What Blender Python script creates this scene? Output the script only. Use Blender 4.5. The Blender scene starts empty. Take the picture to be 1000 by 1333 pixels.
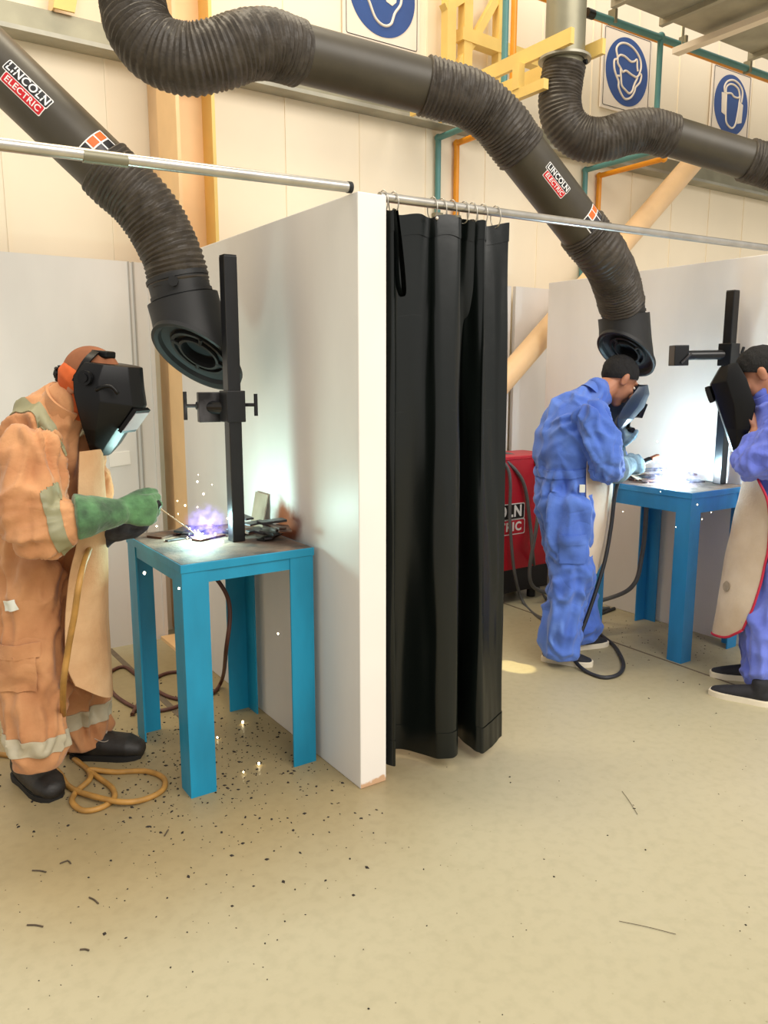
import bpy, bmesh, math, random
from mathutils import Vector, Matrix, noise
from mathutils.bvhtree import BVHTree
V = Vector
PI = math.pi
random.seed(7)
scene = bpy.context.scene
COL = scene.collection
dg = bpy.context.evaluated_depsgraph_get

# ------------------------------------------------------------------ survey of the place (camera pose recovered from the photo)
FPX = 1030.0
TH = math.radians(9.75)
YAW = math.radians(34.0)
CAM = V((0, 0, 1.52))
UP = V((0, 0, 1))
FG = V((math.sin(YAW), math.cos(YAW), 0))      # ground direction the camera looks along
RG = V((math.cos(YAW), -math.sin(YAW), 0))     # ground direction to the right
FWD = FG * math.cos(TH) - UP * math.sin(TH)
CUP = UP * math.cos(TH) + FG * math.sin(TH)

def ray(x, y): return FWD + RG * ((x - 500) / FPX) - CUP * ((y - 666.5) / FPX)
def atZ(x, y, z=0.0):
    d = ray(x, y); return CAM + d * ((z - CAM.z) / d.z)
def atX(x, y, X):
    d = ray(x, y); return CAM + d * (X / d.x)
def atY(x, y, Y):
    d = ray(x, y); return CAM + d * (Y / d.y)
def atD(x, y, D):
    d = ray(x, y); return CAM + d * (D / d.dot(FG))
def atPlane(x, y, o, n):
    d = ray(x, y); return CAM + d * ((o - CAM).dot(n) / d.dot(n))

# ------------------------------------------------------------------ materials
def new_mat(name):
    m = bpy.data.materials.new(name); m.use_nodes = True
    nt = m.node_tree
    return m, nt, nt.nodes['Principled BSDF']

def srgb(r, g, b):
    f = lambda c: ((c / 255) / 12.92) if c / 255 < .04045 else (((c / 255) + .055) / 1.055) ** 2.4
    return (f(r), f(g), f(b), 1)

def mat(name, rgb, rough=.6, metal=0.0, var=.12, scale=6.0, bump=0.0, bscale=60.0, rgb2=None, stretch=(1, 1, 1), detail=6, spec=.5, lo=.35, hi=.65, sheen=0.0):
    """noise-mottled principled material"""
    m, nt, b = new_mat(name)
    N, L = nt.nodes, nt.links
    tc = N.new('ShaderNodeTexCoord'); mp = N.new('ShaderNodeMapping')
    mp.inputs['Scale'].default_value = stretch
    L.new(tc.outputs['Object'], mp.inputs['Vector'])
    nz = N.new('ShaderNodeTexNoise'); nz.inputs['Scale'].default_value = scale; nz.inputs['Detail'].default_value = detail
    L.new(mp.outputs['Vector'], nz.inputs['Vector'])
    cr = N.new('ShaderNodeValToRGB')
    c1 = srgb(*rgb)
    c2 = srgb(*rgb2) if rgb2 else tuple(c * (1 - var * 2) for c in c1[:3]) + (1,)
    cr.color_ramp.elements[0].position = lo; cr.color_ramp.elements[0].color = c2
    cr.color_ramp.elements[1].position = hi; cr.color_ramp.elements[1].color = c1
    L.new(nz.outputs['Fac'], cr.inputs['Fac']); L.new(cr.outputs['Color'], b.inputs['Base Color'])
    b.inputs['Roughness'].default_value = rough; b.inputs['Metallic'].default_value = metal
    b.inputs['Specular IOR Level'].default_value = spec
    if sheen: b.inputs['Sheen Weight'].default_value = sheen
    if bump:
        n2 = N.new('ShaderNodeTexNoise'); n2.inputs['Scale'].default_value = bscale; n2.inputs['Detail'].default_value = 5
        L.new(mp.outputs['Vector'], n2.inputs['Vector'])
        bp = N.new('ShaderNodeBump'); bp.inputs['Strength'].default_value = bump; bp.inputs['Distance'].default_value = .01
        L.new(n2.outputs['Fac'], bp.inputs['Height']); L.new(bp.outputs['Normal'], b.inputs['Normal'])
    return m

def emis(name, rgb, strength):
    m, nt, b = new_mat(name)
    b.inputs['Base Color'].default_value = (0, 0, 0, 1)
    b.inputs['Emission Color'].default_value = srgb(*rgb); b.inputs['Emission Strength'].default_value = strength
    return m

M = {}
M['cream'] = mat('upper wall cladding', (248, 234, 208), .55, var=.03, scale=1.5, spec=.3)
M['panel'] = mat('booth wall paint', (230, 225, 219), .45, var=.05, scale=2.5, stretch=(1, 1, .4), spec=.4)
M['endcap'] = mat('lit partition end paint', (244, 238, 230), .5, var=.03, scale=2.0)  # lighter copy of the booth paint, brightness of the lit end put in
M['column'] = mat('column primer', (250, 208, 152), .5, var=.06, scale=3)
M['yellow'] = mat('yellow steel', (244, 208, 120), .5, var=.06, scale=4)
M['brace'] = mat('brace paint', (240, 200, 150), .42, var=.06, scale=5)
M['galv'] = mat('galvanised sheet', (150, 145, 122), .45, .5, var=.12, scale=5, detail=8)
M['galv_dull'] = mat('dull galvanised duct', (176, 172, 156), .5, .55, var=.14, scale=4, detail=8)
M['chrome'] = mat('zinc plated tube', (205, 200, 190), .3, .85, var=.1, scale=12)
M['hose'] = mat('hose fabric', (72, 64, 54), .5, var=.18, scale=20, bump=.25, bscale=90)
M['tube'] = mat('extraction tube paint', (74, 67, 53), .42, var=.1, scale=8)
M['nozzle'] = mat('moulded black plastic', (34, 34, 34), .55, var=.15, scale=10)
M['dark'] = mat('dark void plastic', (14, 14, 14), .6, var=.1)
M['blackpost'] = mat('black painted steel', (19, 20, 23), .28, .0, var=.15, scale=14)
M['blackplastic'] = mat('black helmet plastic', (10, 10, 12), .4, var=.12, scale=10, spec=.3)
M['blue'] = mat('blue painted steel', (20, 146, 186), .42, var=.12, scale=7, stretch=(1, 1, .3), spec=.5, bump=.06, bscale=30)
M['blue2'] = mat('deep blue painted steel', (44, 140, 200), .42, var=.12, scale=7, stretch=(1, 1, .3), spec=.5, bump=.06, bscale=30)
M['benchtop'] = mat('scorched steel bench top', (124, 100, 84), .75, 0.0, rgb2=(62, 52, 48), scale=9, detail=9, bump=.3, bscale=70)
M['scrap'] = mat('steel offcut', (84, 82, 84), .42, .6, rgb2=(40, 38, 38), scale=14)
M['scrap_rust'] = mat('rusty offcut', (110, 72, 52), .6, .4, rgb2=(56, 40, 34), scale=16)
M['scrap_grey'] = mat('grey plate', (168, 152, 132), .5, .2, var=.15, scale=8)
M['pvc'] = mat('black curtain vinyl', (15, 20, 18), .27, var=.12, scale=3, bump=.08, bscale=14, spec=.42)
M['pvc_crease'] = mat('paler vinyl crease', (62, 68, 66), .5, var=.2, scale=14)  # paler colour for the horizontal crease lines
M['red'] = mat('red machine paint', (196, 22, 44), .38, var=.1, scale=4)
M['machineblack'] = mat('machine base black', (24, 25, 30), .5, var=.1)
M['logo_black'] = mat('logo black', (20, 18, 18), .4, var=.02)
M['logo_red'] = mat('logo red', (218, 30, 40), .4, var=.02)
M['logo_white'] = mat('logo white', (245, 242, 238), .4, var=.01)
M['sign_white'] = mat('sign board', (240, 226, 208), .4, var=.02)
M['sign_blue'] = mat('sign blue', (44, 78, 142), .4, var=.05, scale=10)
M['teal'] = mat('teal pipe paint', (88, 142, 140), .4, var=.06, scale=8)
M['orange'] = mat('orange pipe paint', (242, 156, 28), .4, var=.05, scale=8)
M['label_orange'] = mat('label orange', (226, 110, 40), .5, var=.03)
M['coverall_tan'] = mat('tan coverall cloth', (206, 150, 102), .85, var=.1, scale=7, rgb2=(180, 122, 78), bump=.12, bscale=120, sheen=.2)
M['coverall_blue'] = mat('blue coverall cloth', (92, 130, 218), .85, var=.08, scale=7, rgb2=(72, 108, 200), bump=.12, bscale=120, sheen=.2)
M['coverall_blue2'] = mat('violet blue coverall cloth', (112, 130, 226), .85, var=.08, scale=7, rgb2=(92, 108, 208), bump=.12, bscale=120, sheen=.2)
M['reflect'] = mat('reflective tape', (196, 186, 160), .5, var=.08, scale=14)
M['reflect2'] = mat('olive reflective tape', (150, 146, 112), .5, var=.08, scale=14)
M['glove_green'] = mat('green suede', (92, 140, 92), .9, rgb2=(56, 84, 58), scale=16, bump=.35, bscale=70, sheen=.3)
M['glove_dark'] = mat('dark suede glove', (72, 74, 84), .9, rgb2=(40, 40, 48), scale=16, bump=.3, bscale=70)
M['glove_blue'] = mat('grey blue suede', (150, 178, 190), .9, rgb2=(96, 122, 138), scale=16, bump=.3, bscale=70)
M['apron'] = mat('hide apron', (216, 176, 132), .9, rgb2=(188, 142, 98), scale=5, bump=.2, bscale=80)
M['apron_pale'] = mat('pale hide apron', (224, 208, 188), .9, rgb2=(206, 186, 162), scale=5, bump=.15, bscale=80)
M['trim_red'] = mat('red binding', (196, 40, 70), .7, var=.05)
M['stain'] = mat('grey stain patch', (182, 168, 150), .9, var=.1, scale=30)
M['shield'] = mat('blue grey shield plastic', (52, 66, 86), .28, var=.1, scale=8)
M['skin'] = mat('skin', (186, 128, 98), .55, var=.08, scale=8)
M['hair'] = mat('black hair', (17, 15, 16), .8, var=.3, scale=60, bump=.6, bscale=160, stretch=(1, 1, .4))
M['hood_orange'] = mat('orange hood cloth', (214, 98, 40), .85, var=.12, scale=12)
M['cap_brown'] = mat('brown cap cloth', (150, 92, 58), .85, var=.12, scale=12)
M['boot'] = mat('worn black leather', (44, 40, 36), .55, rgb2=(24, 22, 20), scale=14, bump=.2, bscale=50)
M['bootsole'] = mat('black rubber', (22, 21, 20), .7, var=.1)
M['sneaker'] = mat('black knit', (40, 40, 46), .8, var=.15, scale=40)
M['whitesole'] = mat('cream rubber sole', (236, 226, 204), .6, var=.05)
M['cable_tan'] = mat('yellow brown cable', (184, 136, 66), .55, var=.15, scale=20)
M['cable_brown'] = mat('dark brown cable', (92, 52, 40), .5, var=.15, scale=20)
M['cable_grey'] = mat('grey cable', (96, 96, 96), .5, var=.1, scale=20)
M['cable_black'] = mat('black cable', (40, 42, 48), .5, var=.1, scale=20)
M['lens'] = mat('pale filter window', (196, 190, 196), .15, var=.03)
M['lensdark'] = mat('dark filter window', (18, 24, 26), .1, var=.03)
M['rod'] = mat('welding electrode coating', (222, 196, 160), .7, var=.06)
M['holder_copper'] = mat('copper jaw', (160, 96, 70), .45, .6, var=.1)
M['slag'] = mat('slag grit', (48, 40, 34), .8, var=.3, scale=50)
M['stub'] = mat('electrode stub', (90, 76, 60), .7, var=.2, scale=40)
M['white'] = mat('white paper', (230, 232, 220), .6, var=.03)
M['hookwire'] = mat('ring wire', (190, 184, 172), .3, .8, var=.05)
M['seam'] = mat('panel seam strip', (172, 166, 158), .5, var=.04)
M['joint'] = mat('floor joint sealant', (112, 98, 80), .8, var=.1, scale=30)

def fold_bump(key, scale=5.0, strength=.32):
    """soft crease relief of worn cloth"""
    m = M[key]; nt = m.node_tree; N, L = nt.nodes, nt.links; b = N['Principled BSDF']
    old = b.inputs['Normal'].links[0].from_socket
    tc = N.new('ShaderNodeTexCoord'); nz = N.new('ShaderNodeTexNoise'); nz.inputs['Scale'].default_value = scale; nz.inputs['Detail'].default_value = 1.5; nz.inputs['Distortion'].default_value = 1.2
    L.new(tc.outputs['Object'], nz.inputs['Vector'])
    a = N.new('ShaderNodeMath'); a.operation = 'SUBTRACT'; a.inputs[1].default_value = .5; L.new(nz.outputs['Fac'], a.inputs[0])
    c = N.new('ShaderNodeMath'); c.operation = 'ABSOLUTE'; L.new(a.outputs[0], c.inputs[0])
    p = N.new('ShaderNodeMath'); p.operation = 'POWER'; p.inputs[1].default_value = .75; L.new(c.outputs[0], p.inputs[0])
    bp = N.new('ShaderNodeBump'); bp.inputs['Strength'].default_value = strength; bp.inputs['Distance'].default_value = .03
    L.new(p.outputs[0], bp.inputs['Height']); L.new(old, bp.inputs['Normal']); L.new(bp.outputs['Normal'], b.inputs['Normal'])
for k_ in ('coverall_tan', 'coverall_blue', 'coverall_blue2'): fold_bump(k_)

def floor_material():
    m, nt, b = new_mat('sealed concrete floor')
    N, L = nt.nodes, nt.links
    tc = N.new('ShaderNodeTexCoord')
    n1 = N.new('ShaderNodeTexNoise'); n1.inputs['Scale'].default_value = .45; n1.inputs['Detail'].default_value = 7
    n2 = N.new('ShaderNodeTexNoise'); n2.inputs['Scale'].default_value = 26; n2.inputs['Detail'].default_value = 8
    vo = N.new('ShaderNodeTexVoronoi'); vo.inputs['Scale'].default_value = 16; vo.inputs['Randomness'].default_value = 1
    for n in (n1, n2, vo): L.new(tc.outputs['Object'], n.inputs['Vector'])
    cr = N.new('ShaderNodeValToRGB')
    cr.color_ramp.elements[0].position = .3; cr.color_ramp.elements[0].color = srgb(176, 168, 138)
    cr.color_ramp.elements[1].position = .7; cr.color_ramp.elements[1].color = srgb(189, 181, 153)
    L.new(n1.outputs['Fac'], cr.inputs['Fac'])
    cr2 = N.new('ShaderNodeValToRGB')
    cr2.color_ramp.elements[0].position = .3; cr2.color_ramp.elements[0].color = (.9, .9, .89, 1)
    cr2.color_ramp.elements[1].position = .55; cr2.color_ramp.elements[1].color = (1, 1, 1, 1)
    L.new(n2.outputs['Fac'], cr2.inputs['Fac'])
    mx = N.new('ShaderNodeMix'); mx.data_type = 'RGBA'; mx.blend_type = 'MULTIPLY'; mx.inputs['Factor'].default_value = .8
    L.new(cr.outputs['Color'], mx.inputs[6]); L.new(cr2.outputs['Color'], mx.inputs[7])
    # scattered little spatter marks
    cr3 = N.new('ShaderNodeValToRGB')
    cr3.color_ramp.elements[0].position = .03; cr3.color_ramp.elements[0].color = (.5, .46, .38, 1)
    cr3.color_ramp.elements[1].position = .06; cr3.color_ramp.elements[1].color = (1, 1, 1, 1)
    L.new(vo.outputs['Distance'], cr3.inputs['Fac'])
    mx2 = N.new('ShaderNodeMix'); mx2.data_type = 'RGBA'; mx2.blend_type = 'MULTIPLY'; mx2.inputs['Factor'].default_value = .55
    L.new(mx.outputs[2], mx2.inputs[6]); L.new(cr3.outputs['Color'], mx2.inputs[7])
    # brown darkening of the floor round the left and right benches
    def darken_round(prev, cx, cy, rad, colr, fac):
        sx = N.new('ShaderNodeVectorMath'); sx.operation = 'DISTANCE'; sx.inputs[1].default_value = (cx, cy, 0)
        L.new(tc.outputs['Object'], sx.inputs[0])
        ad = N.new('ShaderNodeMath'); ad.operation = 'MULTIPLY_ADD'; ad.inputs[1].default_value = 1.1; 
        L.new(n1.outputs['Fac'], ad.inputs[0]); L.new(sx.outputs['Value'], ad.inputs[2])
        mr = N.new('ShaderNodeMapRange'); mr.inputs['From Min'].default_value = rad * .55 + .55; mr.inputs['From Max'].default_value = rad + .55
        mr.inputs['To Min'].default_value = fac; mr.inputs['To Max'].default_value = 0; mr.interpolation_type = 'SMOOTHSTEP'
        L.new(ad.outputs['Value'], mr.inputs['Value'])
        mm = N.new('ShaderNodeMix'); mm.data_type = 'RGBA'; mm.blend_type = 'MULTIPLY'
        L.new(mr.outputs['Result'], mm.inputs['Factor']); L.new(prev, mm.inputs[6]); mm.inputs[7].default_value = colr
        return mm.outputs[2]
    o = darken_round(mx2.outputs[2], 1.0, 3.1, 1.5, (.66, .55, .40, 1), .9)
    o = darken_round(o, 3.75, 2.9, 1.0, (.74, .68, .6, 1), .7)
    L.new(o, b.inputs['Base Color'])
    b.inputs['Roughness'].default_value = .42
    b.inputs['Specular IOR Level'].default_value = .35
    bp = N.new('ShaderNodeBump'); bp.inputs['Strength'].default_value = .08; bp.inputs['Distance'].default_value = .01
    L.new(n2.outputs['Fac'], bp.inputs['Height']); L.new(bp.outputs['Normal'], b.inputs['Normal'])
    return m
M['floor'] = floor_material()

def stained_panel():
    """booth wall paint with the rust burn beside the left bench"""
    m = M['panel'].copy(); m.name = 'booth wall paint with rust burn'
    nt = m.node_tree; N, L = nt.nodes, nt.links; b = N['Principled BSDF']
    src = b.inputs['Base Color'].links[0].from_socket
    tc = N.new('ShaderNodeTexCoord'); mp = N.new('ShaderNodeMapping')
    mp.inputs['Location'].default_value = (0, -2.92, -.92); mp.vector_type = 'POINT'
    mp.inputs['Scale'].default_value = (0, 1.0, 1.25)
    sc_p = atX(372, 684, 1.457); mp.inputs['Location'].default_value = (0, -sc_p.y, -sc_p.z * 1.25)
    L.new(tc.outputs['Object'], mp.inputs['Vector'])
    ln = N.new('ShaderNodeVectorMath'); ln.operation = 'LENGTH'; L.new(mp.outputs['Vector'], ln.inputs[0])
    nz = N.new('ShaderNodeTexNoise'); nz.inputs['Scale'].default_value = 9; nz.inputs['Detail'].default_value = 6
    L.new(tc.outputs['Object'], nz.inputs['Vector'])
    ad = N.new('ShaderNodeMath'); ad.operation = 'MULTIPLY_ADD'; ad.inputs[1].default_value = .22
    L.new(nz.outputs['Fac'], ad.inputs[0]); L.new(ln.outputs['Value'], ad.inputs[2])
    mr = N.new('ShaderNodeMapRange'); mr.interpolation_type = 'SMOOTHSTEP'
    mr.inputs['From Min'].default_value = .16; mr.inputs['From Max'].default_value = .31
    mr.inputs['To Min'].default_value = 1; mr.inputs['To Max'].default_value = 0
    L.new(ad.outputs['Value'], mr.inputs['Value'])
    mx = N.new('ShaderNodeMix'); mx.data_type = 'RGBA'
    L.new(mr.outputs['Result'], mx.inputs['Factor']); L.new(src, mx.inputs[6]); mx.inputs[7].default_value = srgb(126, 62, 30)
    L.new(mx.outputs[2], b.inputs['Base Color'])
    return m
M['panel_rust'] = stained_panel()
def scuffed_foot():
    m = M['endcap']; nt = m.node_tree; N, L = nt.nodes, nt.links; b = N['Principled BSDF']
    src = b.inputs['Base Color'].links[0].from_socket
    tc = N.new('ShaderNodeTexCoord'); sp = N.new('ShaderNodeSeparateXYZ'); L.new(tc.outputs['Object'], sp.inputs[0])
    nz = N.new('ShaderNodeTexNoise'); nz.inputs['Scale'].default_value = 22; L.new(tc.outputs['Object'], nz.inputs['Vector'])
    ad = N.new('ShaderNodeMath'); ad.operation = 'MULTIPLY_ADD'; ad.inputs[1].default_value = .06; L.new(nz.outputs['Fac'], ad.inputs[0]); L.new(sp.outputs['Z'], ad.inputs[2])
    mr = N.new('ShaderNodeMapRange'); mr.inputs['From Min'].default_value = .048; mr.inputs['From Max'].default_value = .056; mr.inputs['To Min'].default_value = .9; mr.inputs['To Max'].default_value = 0
    L.new(ad.outputs['Value'], mr.inputs['Value'])
    mx = N.new('ShaderNodeMix'); mx.data_type = 'RGBA'; L.new(mr.outputs['Result'], mx.inputs['Factor']); L.new(src, mx.inputs[6]); mx.inputs[7].default_value = srgb(206, 160, 116)
    L.new(mx.outputs[2], b.inputs['Base Color'])
scuffed_foot()

# ------------------------------------------------------------------ object helpers
def obj(name, me, material=None, parent=None, label=None):
    o = bpy.data.objects.new(name, me); COL.objects.link(o)
    if material: me.materials.append(M[material] if isinstance(material, str) else material)
    if parent: o.parent = parent
    if label: o['label'] = label
    return o

def fin(bm, name='m', smooth=False, angle=None):
    bmesh.ops.recalc_face_normals(bm, faces=bm.faces)
    me = bpy.data.meshes.new(name); bm.to_mesh(me); bm.free()
    if smooth:
        me.polygons.foreach_set('use_smooth', [True] * len(me.polygons))
        if angle: me.set_sharp_from_angle(angle=math.radians(angle))
    return me

def thing(name, label, cat, group=None, loc=(0, 0, 0)):
    o = bpy.data.objects.new(name, None); COL.objects.link(o); o.empty_display_size = .05
    o['label'] = label; o['category'] = cat
    if group: o['group'] = group
    return o

def tag(o, label, cat, group=None, kind=None):
    o['label'] = label; o['category'] = cat
    if group: o['group'] = group
    if kind: o['kind'] = kind
    return o

def struct(name, me, material, label=None, cat='wall'):
    o = obj(name, me, material); o['kind'] = 'structure'
    o['label'] = label or name.replace('_', ' '); o['category'] = cat
    return o

def box(bm, lo, hi, bev=0.0, mtx=None):
    g = bmesh.ops.create_cube(bm, size=1)
    vs = g['verts']
    lo, hi = V(lo), V(hi)
    for v in vs: v.co = V((lo[i] + (v.co[i] + .5) * (hi[i] - lo[i]) for i in range(3)))
    if bev:
        es = list({e for v in vs for e in v.link_edges})
        r = bmesh.ops.bevel(bm, geom=es, offset=bev, segments=2, affect='EDGES', profile=.5)
        vs = list({v for f in r['faces'] for v in f.verts} | {v for v in vs if v.is_valid})
    if mtx is not None:
        for v in vs: v.co = mtx @ v.co
    return vs

def bxm(lo, hi, bev=0.0, mtx=None):
    bm = bmesh.new(); box(bm, lo, hi, bev, mtx); return fin(bm)

def frame(o, x, z):
    """matrix with origin o, x axis, z axis hint"""
    x = V(x).normalized(); z = V(z); y = z.cross(x).normalized(); z = x.cross(y)
    m = Matrix((x, y, z)).transposed().to_4x4(); m.translation = V(o); return m

def cr(pts, step):
    """Catmull-Rom resample"""
    P = [V(p) for p in pts]
    P = [P[0] * 2 - P[1]] + P + [P[-1] * 2 - P[-2]]
    out = []
    for i in range(1, len(P) - 2):
        n = max(2, int((P[i + 1] - P[i]).length / step))
        for k in range(n):
            t = k / n
            a, b, c, d = P[i - 1:i + 3]
            out.append(.5 * ((2 * b) + (c - a) * t + (2 * a - 5 * b + 4 * c - d) * t * t + (3 * b - a - 3 * c + d) * t ** 3))
    out.append(P[-2]); return out

def sweep(bm, pts, rad, seg=12, caps=True, radf=None):
    """tube along pts; radf(s, theta) overrides rad"""
    n = len(pts); T = []
    for i in range(n):
        T.append((pts[min(i + 1, n - 1)] - pts[max(i - 1, 0)]).normalized())
    u = T[0].orthogonal().normalized(); rings = []; s = 0
    for i in range(n):
        if i:
            s += (pts[i] - pts[i - 1]).length
            u = (u - T[i] * u.dot(T[i])).normalized()
        w = T[i].cross(u); ring = []
        for k in range(seg):
            a = 2 * PI * k / seg
            r = radf(s, a) if radf else rad
            ring.append(bm.verts.new(pts[i] + (u * math.cos(a) + w * math.sin(a)) * r))
        rings.append(ring)
    for i in range(n - 1):
        for k in range(seg):
            bm.faces.new((rings[i][k], rings[i][(k + 1) % seg], rings[i + 1][(k + 1) % seg], rings[i + 1][k]))
    if caps:
        bm.faces.new(rings[0][::-1]); bm.faces.new(rings[-1])
    return rings

def tubem(pts, rad, seg=12, step=None, radf=None):
    bm = bmesh.new(); P = cr(pts, step) if step else [V(p) for p in pts]
    sweep(bm, P, rad, seg, True, radf); return fin(bm, smooth=True, angle=50)

def cyl(bm, a, b, r, seg=16, r2=None):
    a, b = V(a), V(b); n = 2
    t = (b - a).normalized(); u = t.orthogonal().normalized(); w = t.cross(u); rr = []
    for p, q in ((a, r), (b, r if r2 is None else r2)):
        rr.append([bm.verts.new(p + (u * math.cos(2 * PI * k / seg) + w * math.sin(2 * PI * k / seg)) * q) for k in range(seg)])
    for k in range(seg): bm.faces.new((rr[0][k], rr[0][(k + 1) % seg], rr[1][(k + 1) % seg], rr[1][k]))
    bm.faces.new(rr[0][::-1]); bm.faces.new(rr[1])

def cylm(a, b, r, seg=20, r2=None):
    bm = bmesh.new(); cyl(bm, a, b, r, seg, r2); return fin(bm, smooth=True, angle=40)

def prism(bm, poly, d):
    """closed polygon of 3D points pushed along d"""
    d = V(d); a = [bm.verts.new(V(p)) for p in poly]; b = [bm.verts.new(V(p) + d) for p in poly]
    bm.faces.new(a[::-1]); bm.faces.new(b); n = len(a)
    for i in range(n): bm.faces.new((a[i], a[(i + 1) % n], b[(i + 1) % n], b[i]))

def prismm(poly, d):
    bm = bmesh.new(); prism(bm, poly, d); return fin(bm)

def gridm(rows, thick=0.0, smooth=True):
    """sheet from rows of points; thickness by solid offset"""
    bm = bmesh.new(); R = [[bm.verts.new(V(p)) for p in r] for r in rows]
    for i in range(len(R) - 1):
        for k in range(len(R[0]) - 1):
            bm.faces.new((R[i][k], R[i][k + 1], R[i + 1][k + 1], R[i + 1][k]))
    if thick:
        bm.normal_update()
        bmesh.ops.solidify(bm, geom=bm.faces[:], thickness=thick)
    return fin(bm, smooth=smooth, angle=60)

def text_mesh(txt, size, bold=.02, extrude=.0):
    c = bpy.data.curves.new('t', 'FONT'); c.body = txt; c.size = size; c.align_x = 'CENTER'; c.align_y = 'CENTER'
    c.offset = bold * size; c.space_character = 1.0 + bold * 4; c.extrude = extrude; c.resolution_u = 4
    o = bpy.data.objects.new('t', c); COL.objects.link(o)
    dp = dg(); dp.update()
    me = bpy.data.meshes.new_from_object(o.evaluated_get(dp)); bpy.data.objects.remove(o)
    me.materials.clear()
    return me

def rrect(w, h, r, n=5):
    out = []
    for cx, cy, a0 in ((w / 2 - r, h / 2 - r, 0), (-w / 2 + r, h / 2 - r, 90), (-w / 2 + r, -h / 2 + r, 180), (w / 2 - r, -h / 2 + r, 270)):
        for k in range(n + 1):
            a = math.radians(a0 + 90 * k / n); out.append((cx + r * math.cos(a), cy + r * math.sin(a)))
    return out

def flat_patch(poly, x0, x1, nx=24, ny=8):
    """2D polygon as finely divided faces so that it can bend"""
    bm = bmesh.new(); f = bm.faces.new([bm.verts.new((x, y, 0)) for x, y in poly])
    for k in range(1, ny):
        ys = [p[1] for p in poly]; y = min(ys) + (max(ys) - min(ys)) * k / ny
        bmesh.ops.bisect_plane(bm, geom=bm.verts[:] + bm.edges[:] + bm.faces[:], plane_co=(0, y, 0), plane_no=(0, 1, 0))
    bmesh.ops.triangulate(bm, faces=bm.faces[:])
    me = bpy.data.meshes.new('p'); bm.to_mesh(me); bm.free(); return me

def remap(me, fn):
    for v in me.vertices: v.co = fn(v.co)
    me.update(); return me

# ------------------------------------------------------------------ remeshed bodies
def loft(bm, secs, seg=20, cap=4, dome_k=(.8, .8)):
    """secs: (centre, u vector, v vector); rings joined, domed ends"""
    n = len(secs); C = [V(s[0]) for s in secs]
    def ring(c, u, v): return [bm.verts.new(c + u * math.cos(2 * PI * k / seg) + v * math.sin(2 * PI * k / seg)) for k in range(seg)]
    rings = []
    kk = lambda first: dome_k[0] if first else dome_k[1]
    def dome(c, u, v, t, first):
        r = (u.length + v.length) / 2; out = []
        for j in range(1, cap):
            a = PI / 2 * j / cap
            out.append(ring(c + t * r * math.sin(a) * kk(first), u * math.cos(a), v * math.cos(a)))
        tip = bm.verts.new(c + t * r * kk(first))
        return out, tip
    for c, u, v in secs: rings.append(ring(V(c), V(u), V(v)))
    t0 = (C[0] - C[1]).normalized(); t1 = (C[-1] - C[-2]).normalized()
    d0, tip0 = dome(C[0], V(secs[0][1]), V(secs[0][2]), t0, True)
    d1, tip1 = dome(C[-1], V(secs[-1][1]), V(secs[-1][2]), t1, False)
    allr = d0[::-1] + rings + d1
    for i in range(len(allr) - 1):
        for k in range(seg): bm.faces.new((allr[i][k], allr[i][(k + 1) % seg], allr[i + 1][(k + 1) % seg], allr[i + 1][k]))
    for k in range(seg):
        bm.faces.new((tip0, allr[0][(k + 1) % seg], allr[0][k])); bm.faces.new((tip1, allr[-1][k], allr[-1][(k + 1) % seg]))

def chain(bm, pts, rads, side=None, flat=1.0, seg=16, smooth=0, dome_k=(.8, .8)):
    """limb through pts with radii; flat scales the v axis"""
    P = [V(p) for p in pts]; R = list(rads)
    if smooth:
        Q = cr(P, (P[0] - P[-1]).length / smooth); L0 = [0]
        for i in range(1, len(P)): L0.append(L0[-1] + (P[i] - P[i - 1]).length)
        tot = 0; Lq = [0]
        for i in range(1, len(Q)): tot += (Q[i] - Q[i - 1]).length; Lq.append(tot)
        RR = []
        for l in Lq:
            l = l / tot * L0[-1]; j = 0
            while j < len(L0) - 2 and l > L0[j + 1]: j += 1
            f = min(1, max(0, (l - L0[j]) / max(1e-6, L0[j + 1] - L0[j]))); f = f * f * (3 - 2 * f)
            RR.append(R[j] * (1 - f) + R[j + 1] * f)
        P, R = Q, RR
    n = len(P); secs = []; u = None
    for i in range(n):
        t = (P[min(i + 1, n - 1)] - P[max(i - 1, 0)]).normalized()
        if u is None: u = (V(side) if side is not None else t.orthogonal())
        u = (u - t * u.dot(t)).normalized(); w = t.cross(u)
        secs.append((P[i], u * R[i], w * R[i] * flat))
    loft(bm, secs, seg, 4, dome_k)

def ball(bm, c, rx, ry, rz, axes=None, seg=20):
    X, Y, Z = axes if axes else (V((1, 0, 0)), V((0, 1, 0)), V((0, 0, 1)))
    g = bmesh.ops.create_uvsphere(bm, u_segments=seg, v_segments=seg // 2 + 2, radius=1)
    for v in g['verts']: v.co = V(c) + X * (v.co.x * rx) + Y * (v.co.y * ry) + Z * (v.co.z * rz)

def remesh(bm, voxel, it=3, fac=.5):
    bmesh.ops.recalc_face_normals(bm, faces=bm.faces)
    me = bpy.data.meshes.new('tmp'); bm.to_mesh(me); bm.free()
    o = bpy.data.objects.new('tmp', me); COL.objects.link(o)
    r = o.modifiers.new('r', 'REMESH'); r.mode = 'VOXEL'; r.voxel_size = voxel
    s = o.modifiers.new('s', 'SMOOTH'); s.factor = fac; s.iterations = it
    dp = dg(); dp.update()
    out = bpy.data.meshes.new_from_object(o.evaluated_get(dp)); bpy.data.objects.remove(o); bpy.data.meshes.remove(me)
    out.polygons.foreach_set('use_smooth', [True] * len(out.polygons))
    return out

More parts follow.
